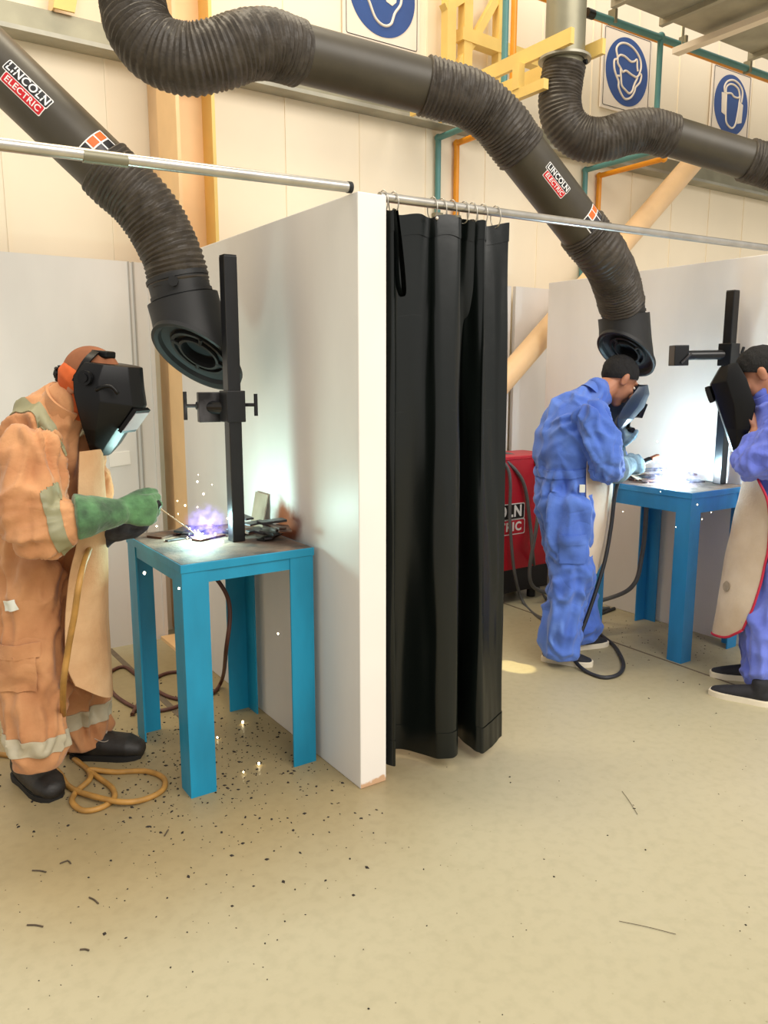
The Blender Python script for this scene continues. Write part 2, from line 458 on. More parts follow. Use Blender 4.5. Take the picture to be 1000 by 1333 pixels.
def wrinkle(me, bones, amp=.012):
    """cloth folds: ridged noise stretched round the nearest limb, deeper near joints. bones: (a, b, fold slant, amount)"""
    B = [(V(t[0]), V(t[1]), t[2], t[3], len(t) > 4) for t in bones]
    nor = [v.normal.copy() for v in me.vertices]
    pre = []
    for a, b, sl, am, end in B:
        d = b - a; dn = d.normalized(); side = dn.orthogonal().normalized(); pre.append((a, d, dn, d.length_squared, side, dn.cross(side), sl, am, end))
    disp = []
    for v in me.vertices:
        c0 = v.co; cand = []
        for q in pre:
            t = max(0, min(1, (c0 - q[0]).dot(q[1]) / q[3])); cand.append(((c0 - q[0] - q[1] * t).length, t, q))
        m_ = min(c[0] for c in cand); tot = W = 0
        warp = noise.noise(c0 * 5) * .9; ws = noise.noise(c0 * 9 + V((4, 1, 7)))
        for ds, t, (a, d, dn, l2, side, side2, sl, am, end) in cand:
            if ds > m_ + .05: continue
            if end: am = am * min(1, (1 - t) * math.sqrt(l2) / .07 + .08)
            wt = math.exp(-(ds - m_) / .018)
            w = c0 - a; along = w.dot(dn); ang = math.atan2(w.dot(side2), w.dot(side)); ca, sa = math.cos(ang), math.sin(ang)
            r1 = (1 - abs(noise.noise(V((along * 10 + sl * ca * 1.6 + warp, ca * .8, sa * .8)) + a * 3))) ** 3
            r3 = (1 - abs(noise.noise(V((along * 6 - sl * ca * 2.2 + warp * 1.5, ca * 1.3, sa * 1.3)) + a * 5))) ** 4
            r2 = noise.noise(V((along * 4, ca * 2.0 + along, sa * 2.0)) + a * 7)
            j = .5 + .8 * (abs(t - .5) * 2) ** 2
            tot += wt * am * (j * (r1 - .45) * 1.1 + .9 * (r3 - .35) + .7 * r2); W += wt
        disp.append(amp * (tot / W + .12 * ws))
    for v, n, d in zip(me.vertices, nor, disp): v.co += n * d
    bm = bmesh.new(); bm.from_mesh(me)
    for k in range(3): bmesh.ops.smooth_vert(bm, verts=bm.verts[:], factor=.4, use_axis_x=True, use_axis_y=True, use_axis_z=True)
    bm.to_mesh(me); bm.free()
    me.polygons.foreach_set('use_smooth', [True] * len(me.polygons))
    me.update()

def band(me, planes, keep=None, off=.004, name='b'):
    """cloth strip cut from a garment: planes (co, no) keep the side no points to; keep(centre) filters"""
    bm = bmesh.new(); bm.from_mesh(me)
    for co, no in planes:
        bmesh.ops.bisect_plane(bm, geom=bm.verts[:] + bm.edges[:] + bm.faces[:], plane_co=co, plane_no=no, clear_inner=True)
    if keep:
        bad = [f for f in bm.faces if not keep(f.calc_center_median())]
        bmesh.ops.delete(bm, geom=bad, context='FACES')
    bm.normal_update()
    for v in bm.verts: v.co += v.normal * off
    g = bmesh.ops.extrude_face_region(bm, geom=bm.faces[:])
    vs = [e for e in g['geom'] if isinstance(e, bmesh.types.BMVert)]
    bm.normal_update()
    for v in vs: v.co -= v.normal * off * .7
    return fin(bm, name, True, 60)
# ================================================================== THE HALL
PX0, PX1, PY0, PY1, PH = 1.457, 1.572, 2.315, 4.035, 2.118      # partition between the booths
RX0, RX1, RH = 4.11, 4.225, 2.155                                # partition right of the second booth
BY = 4.42                                                       # booth back panels
WY = 4.56                                                       # hall wall cladding

struct('floor', bxm((-6, -5, -.1), (12, WY + .3, 0)), 'floor', 'pale sealed concrete workshop floor', 'floor')
# cladding: one sheet with vertical standing seams
bm = bmesh.new(); box(bm, (-6, WY, 0), (12, WY + .12, 5.6))
for k in range(-10, 22):
    x = 1.30 + k * .53
    box(bm, (x - .006, WY - .006, 1.9), (x + .006, WY + .01, 5.6))
struct('wall_back', fin(bm), 'cream', 'cream metal cladding of the hall wall above the booths', 'wall')

bm = bmesh.new()
box(bm, (PX0, PY0, 0), (PX1, PY1, PH), .004)
me = fin(bm)
o = struct('wall_center', me, 'panel_rust', 'white free-standing partition wall between the two welding booths', 'wall')
me.materials.append(M['endcap'])
for p in me.polygons:
    if p.normal.y < -.5 or p.normal.z > .5: p.material_index = 1  # faces turned to the light get the lighter colour
# chipped bare patch at the foot of the partition end
struct('wall_right', bxm((RX0, 0.6, 0), (RX1, 4.055, RH), .004), 'panel', 'pale grey partition wall behind the right-hand bench', 'wall')
bm = bmesh.new()
sx = atY(180, 560, BY).x
box(bm, (-3.0, BY, 0), (sx, BY + .03, 2.125)); box(bm, (sx + .012, BY + .004, 0), (1.443, BY + .03, 2.125)); box(bm, (sx - .004, BY + .006, 0), (sx + .016, BY + .028, 2.12))
box(bm, (1.425, BY - .004, .0), (1.447, BY + .034, 2.128))
struct('wall_left', fin(bm), 'panel', 'grey sheet panel closing the back of the left booth', 'wall')
bm = bmesh.new()
box(bm, (1.80, BY, 0), (4.10, BY + .03, 2.165)); box(bm, (4.135, BY - .012, 0), (4.62, BY + .018, 2.165))
struct('wall_right_back', fin(bm), 'panel', 'grey sheet panel closing the back of the right booth', 'wall')
for n_, a_ in ((3, sx - .012), (4, sx + .014)):  # grey strips paint in the shade of the recessed joint
    struct('trim_%d' % n_, bxm((a_, BY - .005, 0), (a_ + .008, BY + .002, 2.125)), 'seam', 'thin grey strip painting shade along the back panel joint of the left booth, %s one' % ('left' if n_ == 3 else 'right'), 'seam strip')
# outlet plate on the left back panel
pl = [atY(x, y, BY) for x, y in ((141, 590), (168, 587), (170, 604), (143, 608))]
o = obj('cover_plate', prismm(pl, (0, -.006, 0)), 'endcap'); tag(o, 'blank white cover plate screwed to the left booth back panel', 'cover plate')

# floor joints
j = [V((3.585, 4.4, 0)), V((3.53, 1.0, 0))]
def strip(p, q, w): 
    d = (q - p).normalized(); s = V((-d.y, d.x, 0)) * w / 2; return prismm([p - s, q - s, q + s, p + s], (0, 0, .0015))
struct('trim_1', strip(j[0], j[1], .012), 'joint', 'dark sealed joint across the right booth floor', 'floor joint')
struct('trim_2', strip(V((1.103, 4.41, 0)), V((1.125, 3.3, 0)), .03), 'joint', 'dark sealed joint across the left booth floor', 'floor joint')

# steel portal column with its base plate
c = thing('steel_column', 'cream-orange steel H column behind the gap at the back of the left booth', 'column')
cx0, cx1, cy0, cy1 = 1.494, 1.70, 4.06, 4.34
obj('flange', bxm((cx0, cy0, .02), (cx0 + .018, cy1, 5.6)), 'column', c)
obj('flange', bxm((cx1 - .018, cy0, .02), (cx1, cy1, 5.6)), 'yellow', c)  # yellow here puts the warm light on this flange into its colour
obj('web', bxm((cx0 + .018, 4.19, .02), (cx1 - .018, 4.205, 5.6)), 'column', c)
obj('base_plate', bxm((1.40, 4.04, 0), (1.80, 4.41, .02)), 'column', c)
obj('wall_angle', bxm((1.52, 4.36, .02), (1.60, WY - .002, 5.6)), 'brace', c)
obj('stiffener', bxm((cx0 + .018, cy0 + .01, 3.0), (cx1 - .018, 4.19, 3.015)), 'column', c)

# galvanised trunking along the wall
t = thing('cable_trunking', 'long galvanised steel trunking running along the cream hall wall', 'trunking')
bm = bmesh.new()
box(bm, (-6, 4.44, 3.185), (12, WY - .006, 3.29)); fm = fin(bm)
obj('tray', fm, 'galv', t)
obj('lip', bxm((-6, 4.425, 3.165), (12, WY - .006, 3.187)), 'galv_dull', t)

t = thing('steel_bracket', 'cream steel angle bracket standing on the trunking at the upper left', 'bracket')
bq = atY(84, 18, 4.40); bm = bmesh.new(); prism(bm, [V((bq.x - .05, 4.40, 3.292)), V((bq.x + .05, 4.40, 3.292)), V((bq.x + .13, 4.40, 3.62)), V((bq.x + .0, 4.40, 3.62))], (0, .012, 0)); obj('face_plate', fin(bm), 'yellow', t)
bm = bmesh.new(); prism(bm, [V((bq.x - .05, 4.412, 3.292)), V((bq.x - .04, 4.412, 3.292)), V((bq.x + .01, 4.412, 3.62)), V((bq.x, 4.412, 3.62))], (0, .13, 0)); obj('side_plate', fin(bm), 'column', t)

# diagonal round brace, passing behind the right partition
bs = thing('diagonal_brace', 'sloping cream-orange round tube brace behind the right partition', 'brace')
bp0, bp1 = V((2.20, 4.235, .03)), V((6.03, 4.235, 3.36))
obj('tube', cylm(bp0, bp1, .082, 28), 'brace', bs)
obj('end_plate', bxm((2.02, 4.12, 0), (2.40, 4.35, .016)), 'brace', bs)

# yellow lattice bracket on the wall
t = thing('lattice_frame', 'yellow steel lattice frame fixed high on the wall beside the goggles sign', 'steel frame')
def bar(p, q, w, name, m='yellow', par=None, w2=None):
    bm = bmesh.new(); d = V(q) - V(p)
    mt = frame(p, d, (0, 1, 0)); box(bm, (0, -w / 2, -(w2 or w) / 2), (d.length, w / 2, (w2 or w) / 2), 0, mt)
    return obj(name, fin(bm), m, par)
Yt = 4.42
q = lambda x, y, Y=Yt: atY(x, y, Y)
for xa in (3.49, 3.63, 3.93):
    bar((xa, Yt, 3.30), (xa, Yt, 4.5), .07, 'upright', par=t)
bar(q(590, 98), q(645, 0), .05, 'diagonal', par=t)
bar(q(578, 12), q(610, -8), .06, 'rail', par=t)
bar(q(598, 45), q(700, 82), .08, 'rail', par=t)

# ------------------------------------------------------------------ services
def pipe_run(label, material, paths, r=.020):
    t = thing('pipe', label, 'pipe')
    for nm, P in paths:
        obj(nm, tubem(P, r, 14), material, t)
    return t
def elbow(t, p, m, r=.026):
    bm = bmesh.new(); ball(bm, p, r, r, r, seg=14); obj('elbow', fin(bm, smooth=True), m, t)
TY = 3.89
def drop(xw, yd, zb, ztop, m, label, wall_y=WY - .03):
    a, b, c_, d = V((xw, wall_y, .9)), V((xw, wall_y, zb)), V((xw, yd, zb + .0)), V((xw, yd, ztop))
    t = pipe_run(label, m, [('riser', [a, b]), ('branch', [b, c_]), ('dropper', [c_, d])])
    elbow(t, b, m); elbow(t, c_, m)
    for z in (1.4, 2.0, 2.6): obj('clip', bxm((xw - .03, wall_y - .024, z), (xw + .03, WY - .004, z + .025)), 'galv', t)
drop(3.50, 3.885, 3.11, 5.2, 'teal', 'teal pipe dropping down the wall above the black curtain')
drop(3.66, 3.985, 3.10, 5.2, 'orange', 'orange pipe dropping down the wall above the black curtain')
drop(4.95, TY, 3.10, 3.86, 'teal', 'teal pipe dropping beside the dust mask sign')
drop(5.11, 3.93, 3.08, 3.16, 'orange', 'orange pipe dropping beside the dust mask sign')
t = pipe_run('teal main pipe running high along the wall past the signs', 'teal', [('main', [V((4.24, TY, 3.835)), V((7.6, TY, 3.865))])], .023)
elbow(t, V((4.95, TY, 3.85)), 'teal', .03)
for x in (4.45, 5.2, 6.0):
    bm = bmesh.new(); box(bm, (x - .012, TY - .03, 3.82), (x + .012, TY + .03, 3.905)); box(bm, (x - .004, TY - .004, 3.89), (x + .004, TY + .004, 4.02)); obj('hanger', fin(bm), 'galv', t)
bm = bmesh.new(); cyl(bm, (4.20, TY, 3.83), (4.26, TY, 3.83), .03); obj('end_cap', fin(bm), 'blackpost', t)
t = pipe_run('orange main pipe running along the wall below the teal main', 'orange', [('main', [V((3.66, 3.985, 3.88)), V((7.6, 3.985, 3.885))])], .022)

# ------------------------------------------------------------------ safety signs
W_SIGN = .59
def sign(label, xc, zc, strokes, fills=()):
    t = thing('safety_sign', label, 'sign', 'blue mandatory safety signs on the wall')
    y = WY - .022
    bm = bmesh.new(); box(bm, (xc - W_SIGN / 2, y, zc - .305), (xc + W_SIGN / 2, y + .012, zc + .305), .003); obj('board', fin(bm), 'sign_white', t)
    # thin dark border line
    bm = bmesh.new(); P = rrect(W_SIGN - .05, .56, .012, 3); P = [V((xc + a, y - .0015, zc + b)) for a, b in P]
    for i in range(len(P)):
        a, b = P[i], P[(i + 1) % len(P)]
        if (b - a).length > 1e-5: cyl(bm, a, b, .0022, 6)
    obj('border', fin(bm), 'logo_black', t)
    R = .25
    bm = bmesh.new(); cyl(bm, (xc, y, zc), (xc, y - .003, zc), R, 64); obj('disc', fin(bm), 'sign_blue', t)
    bm = bmesh.new()
    for s in strokes:
        P = cr([V((xc + u * R, y - .004, zc + v * R)) for u, v in s], .008)
        sweep(bm, P, .0085, 8)
    for f in fills:
        prism(bm, [V((xc + u * R, y - .003, zc + v * R)) for u, v in f], (0, -.003, 0))
    obj('pictogram', fin(bm), 'sign_white', t)
n2 = lambda P: [((x - 222) / 110, (307 - y) / 185) for x, y in P]
sign('blue safety sign of a face with a dust mask', 5.385, 3.893, [n2(p) for p in (
    [(168, 245), (160, 200), (180, 167), (215, 157), (255, 175), (285, 215), (292, 260), (284, 300)],
    [(168, 245), (182, 228), (205, 228), (235, 244), (255, 238), (268, 224), (272, 262), (276, 285)],
    [(168, 245), (170, 275), (185, 297)],
    [(185, 297), (198, 314), (214, 302), (244, 314), (276, 322)],
    [(185, 297), (190, 350), (196, 388), (215, 406), (236, 418), (252, 400), (262, 360), (276, 322)],
    [(166, 256), (152, 266), (154, 310), (166, 345), (178, 372), (180, 402), (196, 436), (216, 455), (244, 440), (262, 405), (268, 375)],
    [(284, 295), (296, 300), (290, 340), (268, 375)], [(166, 345), (182, 340)], [(286, 300), (270, 322)])])
n3 = lambda P: [((x - 797) / 88, (485 - y) / 160) for x, y in P]
sign('blue safety sign of a face wearing ear defenders', 6.79, 3.895, [n3(p) for p in (
    [(758, 430), (754, 400), (768, 368), (798, 352), (830, 364), (850, 398), (848, 455)],
    [(764, 432), (764, 400), (782, 378), (805, 376), (828, 392), (838, 428)],
    [(764, 432), (790, 424), (806, 436), (826, 436), (838, 428)],
    [(766, 432), (770, 540), (778, 586), (805, 604), (824, 578), (834, 500), (838, 430)])],
    [n3([(743, 432), (765, 430), (766, 545), (748, 536)]), n3([(840, 450), (858, 466), (856, 562), (832, 574)])])
n1 = lambda P: [((x - 400) / 245, (-15 - y) / 325) for x, y in P]
sign('blue safety sign of a face wearing goggles', 3.05, 3.893, [n1(p) for p in (
    [(255, -90), (265, 0), (300, 80), (345, 185), (405, 222), (460, 195), (490, 105), (535, 20), (540, -90)],
    [(255, -90), (300, -190), (400, -230), (500, -190), (540, -90)], [(330, -40), (470, -40)])],
    [n1([(300, -60), (385, -60), (390, 0), (360, 24), (320, 8)]), n1([(410, -60), (505, -60), (500, 20), (470, 55), (425, 35)])])

# ------------------------------------------------------------------ rectangular air duct, upper right
t = thing('air_duct', 'flat galvanised air duct hanging high at the upper right', 'duct')
dz = 3.76
obj('body', bxm((4.05, 2.55, dz), (10, 3.56, dz + .5)), 'galv_dull', t)
for x in (4.10, 4.56, 5.55, 6.6, 7.6):
    obj('flange', bxm((x - .018, 2.52, dz - .035), (x + .018, 3.59, dz + .53), .003), 'galv_dull', t)
obj('hanger_channel', bxm((4.90, 2.4, dz - .075), (4.97, 3.75, dz - .036)), 'sign_white', t)
for y in (2.45, 3.70): obj('hanger_rod', cylm((4.935, y, dz - .05), (4.935, y, 5.4), .006, 8), 'galv', t)

# ------------------------------------------------------------------ fume extraction arms
def hose_r(r, seed, pitch=.0185):
    def f(s, a):
        w = math.sin(2 * PI * s / pitch + .5 * noise.noise(V((math.cos(a) * 2, math.sin(a) * 2, s * 9 + seed))) * 3)
        return r * (1 + .030 * w + .018 * noise.noise(V((math.cos(a) * 5 + seed, math.sin(a) * 5, s * 40))) + .03 * noise.noise(V((math.cos(a) * 1.6 + seed, math.sin(a) * 1.6, s * 11))))
    return f
def hose(parent, pts, r, seed, name='flexible_hose'):
    return obj(name, tubem(pts, r, 52, .0042, hose_r(r, seed)), 'hose', parent)

def wrap_logo(parent, A, T, N, r, up, length=.215, kind='logo'):
    """the maker's plate as stuck on the tube: black field over red field"""
    T = V(T).normalized(); N = V(N); N = (N - T * N.dot(T)).normalized(); B = N.cross(T)
    if B.dot(up) < 0: B = -B
    s = length / .215
    def fn(h):
        def g(c):
            a = c.y / r; return V(A) + T * c.x + (N * math.cos(a) + B * math.sin(a)) * (r + h + c.z)
        return g
    g0 = thing_part('logo_plate', parent)
    def patch(w, h, x, y, hgt, m, rad=.006):
        P = [((a + x) * s, (b + y) * s) for a, b in rrect(w, h, rad)]
        me = remap(flat_patch(P, 0, 0), fn(hgt)); bm = bmesh.new(); bm.from_mesh(me)
        bmesh.ops.solidify(bm, geom=bm.faces[:], thickness=.0006)
        return obj('field', fin(bm), m, g0)
    if kind == 'logo':
        patch(.215, .047, 0, .021, .0008, 'logo_white'); patch(.192, .044, .008, -.021, .0008, 'logo_white')
        patch(.208, .040, 0, .021, .0016, 'logo_black'); patch(.185, .037, .008, -.021, .0016, 'logo_red')
        for tx, sz, x, y in (('LINCOLN', .046, 0, .021), ('ELECTRIC', .0335, .008, -.021)):
            me = text_mesh(tx, sz * s, .02); bm = bmesh.new(); bm.from_mesh(me)
            xs = [v.co.x for v in bm.verts]; k = (.195 if tx == 'LINCOLN' else .165) * s / (max(xs) - min(xs))
            for v in bm.verts: v.co = fn(.0026)(V((v.co.x * k + x * s, v.co.y + y * s, 0)))
            obj('lettering', fin(bm), 'logo_white', g0)
    else:
        patch(.075, .115, 0, 0, .0008, 'logo_white', .003)
        for i, yy in enumerate((-.037, 0, .037)):
            for jx, xx in enumerate((-.018, .018)):
                patch(.030, .031, xx, yy, .0016, 'label_orange' if jx == 0 and i > 0 else 'scrap', .001)
def thing_part(name, parent):
    o = bpy.data.objects.new(name, None); COL.objects.link(o); o.empty_display_size = .03; o.parent = parent; return o

def nozzle(parent, C0, T, r, L0, kf, kr, knob_dir):
    """oblique hood with a ringed intake"""
    T = V(T).normalized(); X = (RG - T * RG.dot(T)).normalized(); Y = T.cross(X)
    if Y.dot(FG) < 0: Y = -Y
    n = 56
    top = [V(C0) + (X * math.cos(2 * PI * k / n) + Y * math.sin(2 * PI * k / n)) * r for k in range(n)]
    mid, bot = [], []
    for k in range(n):
        a = 2 * PI * k / n; q = (X * math.cos(a) + Y * math.sin(a)) * r
        L = L0 + kf * q.dot(Y) + kr * q.dot(X)
        bot.append(V(C0) + q * 1.04 + T * L); mid.append(V(C0) + q * 1.0 + T * L * .5)
    oc = sum(bot, V()) / n
    nn = (bot[n // 4] - oc).cross(bot[0] - oc).normalized()
    if nn.dot(T) < 0: nn = -nn
    hood = thing_part('hood', parent)
    def rings(bm, RR, close=True):
        vs = [[bm.verts.new(p) for p in R] for R in RR]
        for i in range(len(vs) - 1):
            for k in range(n): bm.faces.new((vs[i][k], vs[i][(k + 1) % n], vs[i + 1][(k + 1) % n], vs[i + 1][k]))
        return vs
    sc = lambda s, d: [oc + (p - oc) * s + nn * d for p in bot]
    inn = [V(C0) + (p - V(C0)) * .8 for p in top]
    bm = bmesh.new()
    rings(bm, [[p * 1.0 for p in inn], top, mid, bot, sc(1.035, -.004), sc(1.035, .014), sc(.97, .016), sc(.90, .006)])
    obj('shell', fin(bm, smooth=True, angle=35), 'nozzle', hood)
    bm = bmesh.new(); rings(bm, [sc(.90, .006), sc(.86, -.012), sc(.64, -.022), sc(.64, -.006), sc(.57, -.006), sc(.57, -.04)])
    obj('intake_face', fin(bm, smooth=True, angle=35), 'nozzle', hood)
    bm = bmesh.new(); vs = rings(bm, [sc(.57, -.02), sc(.40, -.02), sc(.36, -.10)]); bm.faces.new(vs[-1])
    rv = rings(bm, [sc(.60, -.045), sc(.1, -.05)]); bm.faces.new(rv[-1])
    obj('throat', fin(bm), 'dark', hood)
    bm = bmesh.new(); rings(bm, [sc(.46, -.015), sc(.46, -.002), sc(.40, -.002), sc(.40, -.03)])
    for k in (0, 14, 28, 42):
        a, b = sc(.42, -.008)[k + 4], sc(.62, -.008)[k + 4]; cyl(bm, a, b, .008, 8)
    obj('intake_ring', fin(bm, smooth=True, angle=35), 'nozzle', hood)
    # collar above the hood with a clamp band and a knob
    col = thing_part('collar', parent)
    bm = bmesh.new(); P = [V(C0) - T * .09, V(C0) + T * .012]; cyl(bm, P[0], P[1], r * .84, 40)
    obj('sleeve', fin(bm, smooth=True, angle=40), 'nozzle', col)
    for h in (.022, .085): obj('band', cylm(V(C0) - T * h, V(C0) - T * (h - .014), r * .875, 40), 'nozzle', col)
    kd = V(knob_dir); kd = (kd - T * kd.dot(T)).normalized(); kp = V(C0) - T * .05 + kd * r * .83
    bm = bmesh.new(); cyl(bm, kp, kp + kd * .022, .016, 12); cyl(bm, kp + kd * .02, kp + kd * .03, .02, 8)
    obj('knob', fin(bm), 'dark', col)

def ring_band(parent, p, d, r, w=.03, m='tube', name='end_band'):
    d = V(d).normalized(); obj(name, cylm(V(p) - d * w / 2, V(p) + d * w / 2, r, 40), m, parent)

# left arm
A_ = thing('extraction_arm', 'black fume extraction arm reaching down over the left bench', 'extraction arm', 'fume extraction arms')
a0, a1 = atD(-95, -3, 3.10), atD(149, 231, 3.18)
rt = .108
obj('tube', cylm(a0, a1, rt, 44), 'tube', A_)
hp = [a1 - (a1 - a0).normalized() * .05, a1, atD(183, 263, 3.19), atD(206, 296, 3.2), atD(222, 328, 3.2), atD(229, 350, 3.2), atD(234, 372, 3.2)]
hose(A_, hp, .116, 1)
ring_band(A_, a1 - (a1 - a0).normalized() * .02, a1 - a0, .113)
nozzle(A_, atD(238, 389, 3.2), (hp[-1] - hp[-3]), .139, .225, .85, .55, -FG + RG * .1)
wrap_logo(A_, a0 + (a1 - a0).normalized() * ((atD(45, 128, 3.15) - a0).dot((a1 - a0).normalized())), a1 - a0, CAM - atD(30, 112, 3.15) + UP * .35, rt, RG + UP, .195)
wrap_logo(A_, a1 - (a1 - a0).normalized() * .085, a1 - a0, CAM - a1 + UP * 1.2 + RG * .7, rt, RG + UP, .23, 'caution')

# middle arm
B_ = thing('extraction_arm', 'black fume extraction arm snaking across above the curtain, hood over the right bench', 'extraction arm', 'fume extraction arms')
hp = [atD(168, -70, 3.3), atD(170, -30, 3.28), atD(173, 5, 3.25), atD(182, 38, 3.22), atD(206, 66, 3.2), atD(245, 78, 3.2), atD(285, 71, 3.22), atD(320, 60, 3.26), atD(352, 58, 3.32), atD(388, 70, 3.4)]
hose(B_, hp, .121, 11)
b0, b1 = atD(380, 67, 3.38), atD(552, 112, 3.62)
obj('tube', cylm(b0, b1, .108, 44), 'tube', B_)
hp = [b1, atD(575, 118, 3.64), atD(603, 126, 3.67), atD(630, 141, 3.71), atD(653, 162, 3.74), atD(668, 182, 3.77), atD(680, 198, 3.79)]
hose(B_, hp, .116, 23)
b2, b3 = atD(674, 190, 3.78), atD(765, 308, 3.98)
obj('tube', cylm(b2, b3, .108, 44), 'tube', B_)
hp = [b3 - (b3 - b2).normalized() * .05, b3, atD(783, 330, 4.01), atD(797, 354, 4.12), atD(805, 378, 4.2), atD(810, 398, 4.26)]
hose(B_, hp, .116, 31)
nozzle(B_, atD(812, 411, 4.30), -UP + RG * .14 + FG * .02,   .132, .195, .60, .75, -FG + RG * .45)
ax = (b3 - b2).normalized()
wrap_logo(B_, b2 + ax * ((atD(715, 225, 3.88) - b2).dot(ax)), ax, CAM - atD(720, 240, 3.9) + UP * .4 + RG * 1.6, .108, RG + UP, .160)
wrap_logo(B_, b3 - ax * .085, ax, CAM - b3 + UP * 1.2 + RG * 3.2, .108, RG + UP, .23, 'caution')
cl = atD(388, 98, 3.40)

# right arm with its galvanised riser and wall bracket
C_ = thing('extraction_arm', 'black fume extraction arm leaving towards the upper right edge below the signs', 'extraction arm', 'fume extraction arms')
dc = atD(735, 80, 4.45)
hp = [V((dc.x, dc.y, dc.z - .02)), atD(731, 110, 4.45), atD(729, 138, 4.44), atD(737, 163, 4.43), atD(758, 180, 4.43), atD(786, 182, 4.43), atD(815, 173, 4.44), atD(845, 170, 4.46), atD(875, 178, 4.48)]
hose(C_, hp, .108, 41)
c0, c1 = atD(866, 175, 4.47), atD(985, 212, 4.5)
obj('tube', cylm(c0, c1, .098, 44), 'tube', C_)
hose(C_, [c1 - (c1 - c0).normalized() * .06, c1, atD(1015, 222, 4.5), atD(1060, 246, 4.48), atD(1090, 285, 4.45), atD(1105, 340, 4.43)], .108, 47)
D_ = thing('riser_duct', 'shiny spiral galvanised duct coming down to the right-hand extraction arm', 'duct')
bm = bmesh.new(); cyl(bm, (dc.x, dc.y, dc.z), (dc.x, dc.y, 5.4), .102, 40); obj('pipe', fin(bm, smooth=True, angle=40), 'galv', D_)
for z in (.33, .36, .95): obj('seam', cylm((dc.x, dc.y, dc.z + z), (dc.x, dc.y, dc.z + z + .01), .106, 40), 'galv_dull', D_)
bm = bmesh.new(); cyl(bm, (dc.x, dc.y, dc.z - .035), (dc.x, dc.y, dc.z), .098, 40); obj('spigot', fin(bm, smooth=True, angle=40), 'galv', D_)
obj('flange', cylm((dc.x, dc.y, dc.z), (dc.x, dc.y, dc.z + .012), .135, 48), 'galv_dull', D_)
bm = bmesh.new(); cyl(bm, (dc.x + .05, dc.y - .085, dc.z - .02), (dc.x + .055, dc.y - .105, dc.z - .02), .012, 10); obj('bolt', fin(bm), 'dark', D_)
t = thing('wall_bracket', 'yellow cantilever bracket holding up the galvanised riser duct', 'bracket')
for sx in (-.115, .115):
    bm = bmesh.new(); box(bm, (dc.x + sx - .012, dc.y - .16, dc.z + .012), (dc.x + sx + .012, 4.36, dc.z + .085)); obj('arm', fin(bm), 'yellow', t)
bm = bmesh.new(); box(bm, (dc.x - .165, dc.y - .02, dc.z - .165), (dc.x - .13, dc.y + .62, dc.z - .115)); obj('lower_arm', fin(bm), 'yellow', t)
obj('cross_piece', bxm((dc.x - .17, dc.y + .16, dc.z - .115), (dc.x - .128, dc.y + .21, dc.z + .012)), 'yellow', t)

# ------------------------------------------------------------------ rails, rings, curtain
r0, r1 = atY(-260, 154, 2.36), atY(462, 248, 2.36)
t = thing('curtain_rail', 'bare galvanised rail crossing in front of the left extraction arm', 'rail')
obj('tube', cylm((r0.x, 2.36, 2.10), (1.46, 2.36, 2.137), .017, 18), 'chrome', t)
obj('sleeve', cylm((.60, 2.36, 2.113), (.72, 2.36, 2.1155), .0185, 18), 'galv', t, 'galvanised joint sleeve')
obj('end_cap', cylm((1.445, 2.36, 2.1365), (1.46, 2.36, 2.137), .0185, 18), 'dark', t)
t = thing('curtain_rail', 'galvanised rail carrying the black curtain and running on to the right', 'rail')
RZ = lambda x: 2.122 + (x - 1.6) * .0145
obj('tube', cylm((1.572, 2.36, RZ(1.572)), (5.0, 2.36, RZ(5.0)), .016, 18), 'chrome', t)
bm = bmesh.new(); box(bm, (1.50, 2.345, 2.119), (1.60, 2.375, 2.124)); obj('tab', fin(bm), 'chrome', t)

# curtain: pleated sheet, top line and hem line follow the folds seen in the photo
top = [(1.585, 2.40), (1.592, 2.33), (1.606, 2.325), (1.625, 2.36), (1.665, 2.375), (1.74, 2.372), (1.79, 2.372), (1.806, 2.345), (1.86, 2.325), (1.895, 2.322), (1.908, 2.345), (1.90, 2.40), (1.915, 2.405),
       (1.945, 2.365), (1.968, 2.335), (1.978, 2.345), (1.972, 2.395), (1.99, 2.385), (2.02, 2.34), (2.032, 2.345), (2.028, 2.40), (2.045, 2.405), (2.09, 2.375), (2.145, 2.335)]
bot = [(1.585, 2.44), (1.592, 2.34), (1.607, 2.31), (1.628, 2.38), (1.66, 2.45), (1.728, 2.445), (1.775, 2.35), (1.79, 2.285), (1.83, 2.245), (1.862, 2.25), (1.872, 2.285), (1.87, 2.40), (1.90, 2.47),
       (1.98, 2.50), (2.06, 2.49), (2.06, 2.44), (1.985, 2.40), (1.962, 2.34), (1.956, 2.262), (1.966, 2.232), (2.00, 2.236), (2.05, 2.252), (2.10, 2.272), (2.125, 2.285)]
ta = cr([V((x, y, 0)) for x, y in top], .004); 
def resamp(P, n):
    L = [0]
    for i in range(1, len(P)): L.append(L[-1] + (P[i] - P[i - 1]).length)
    out = []; j = 0
    for k in range(n):
        l = L[-1] * k / (n - 1)
        while j < len(P) - 2 and L[j + 1] < l: j += 1
        f = (l - L[j]) / max(1e-9, L[j + 1] - L[j]); out.append(P[j] * (1 - f) + P[j + 1] * f)
    return out
def spline_idx(P, n):
    """same parameter for both lines: sample by control index so folds stay matched"""
    Q = [V((x, y, 0)) for x, y in P]; Q = [Q[0] * 2 - Q[1]] + Q + [Q[-1] * 2 - Q[-2]]; m = len(P) - 1; out = []
    for k in range(n):
        u = m * k / (n - 1); i = min(int(u), m - 1); t_ = u - i; a, b, c_, d = Q[i:i + 4]
        out.append(.5 * ((2 * b) + (c_ - a) * t_ + (2 * a - 5 * b + 4 * c_ - d) * t_ * t_ + (3 * b - a - 3 * c_ + d) * t_ ** 3))
    return out
NC, NR = 184, 60
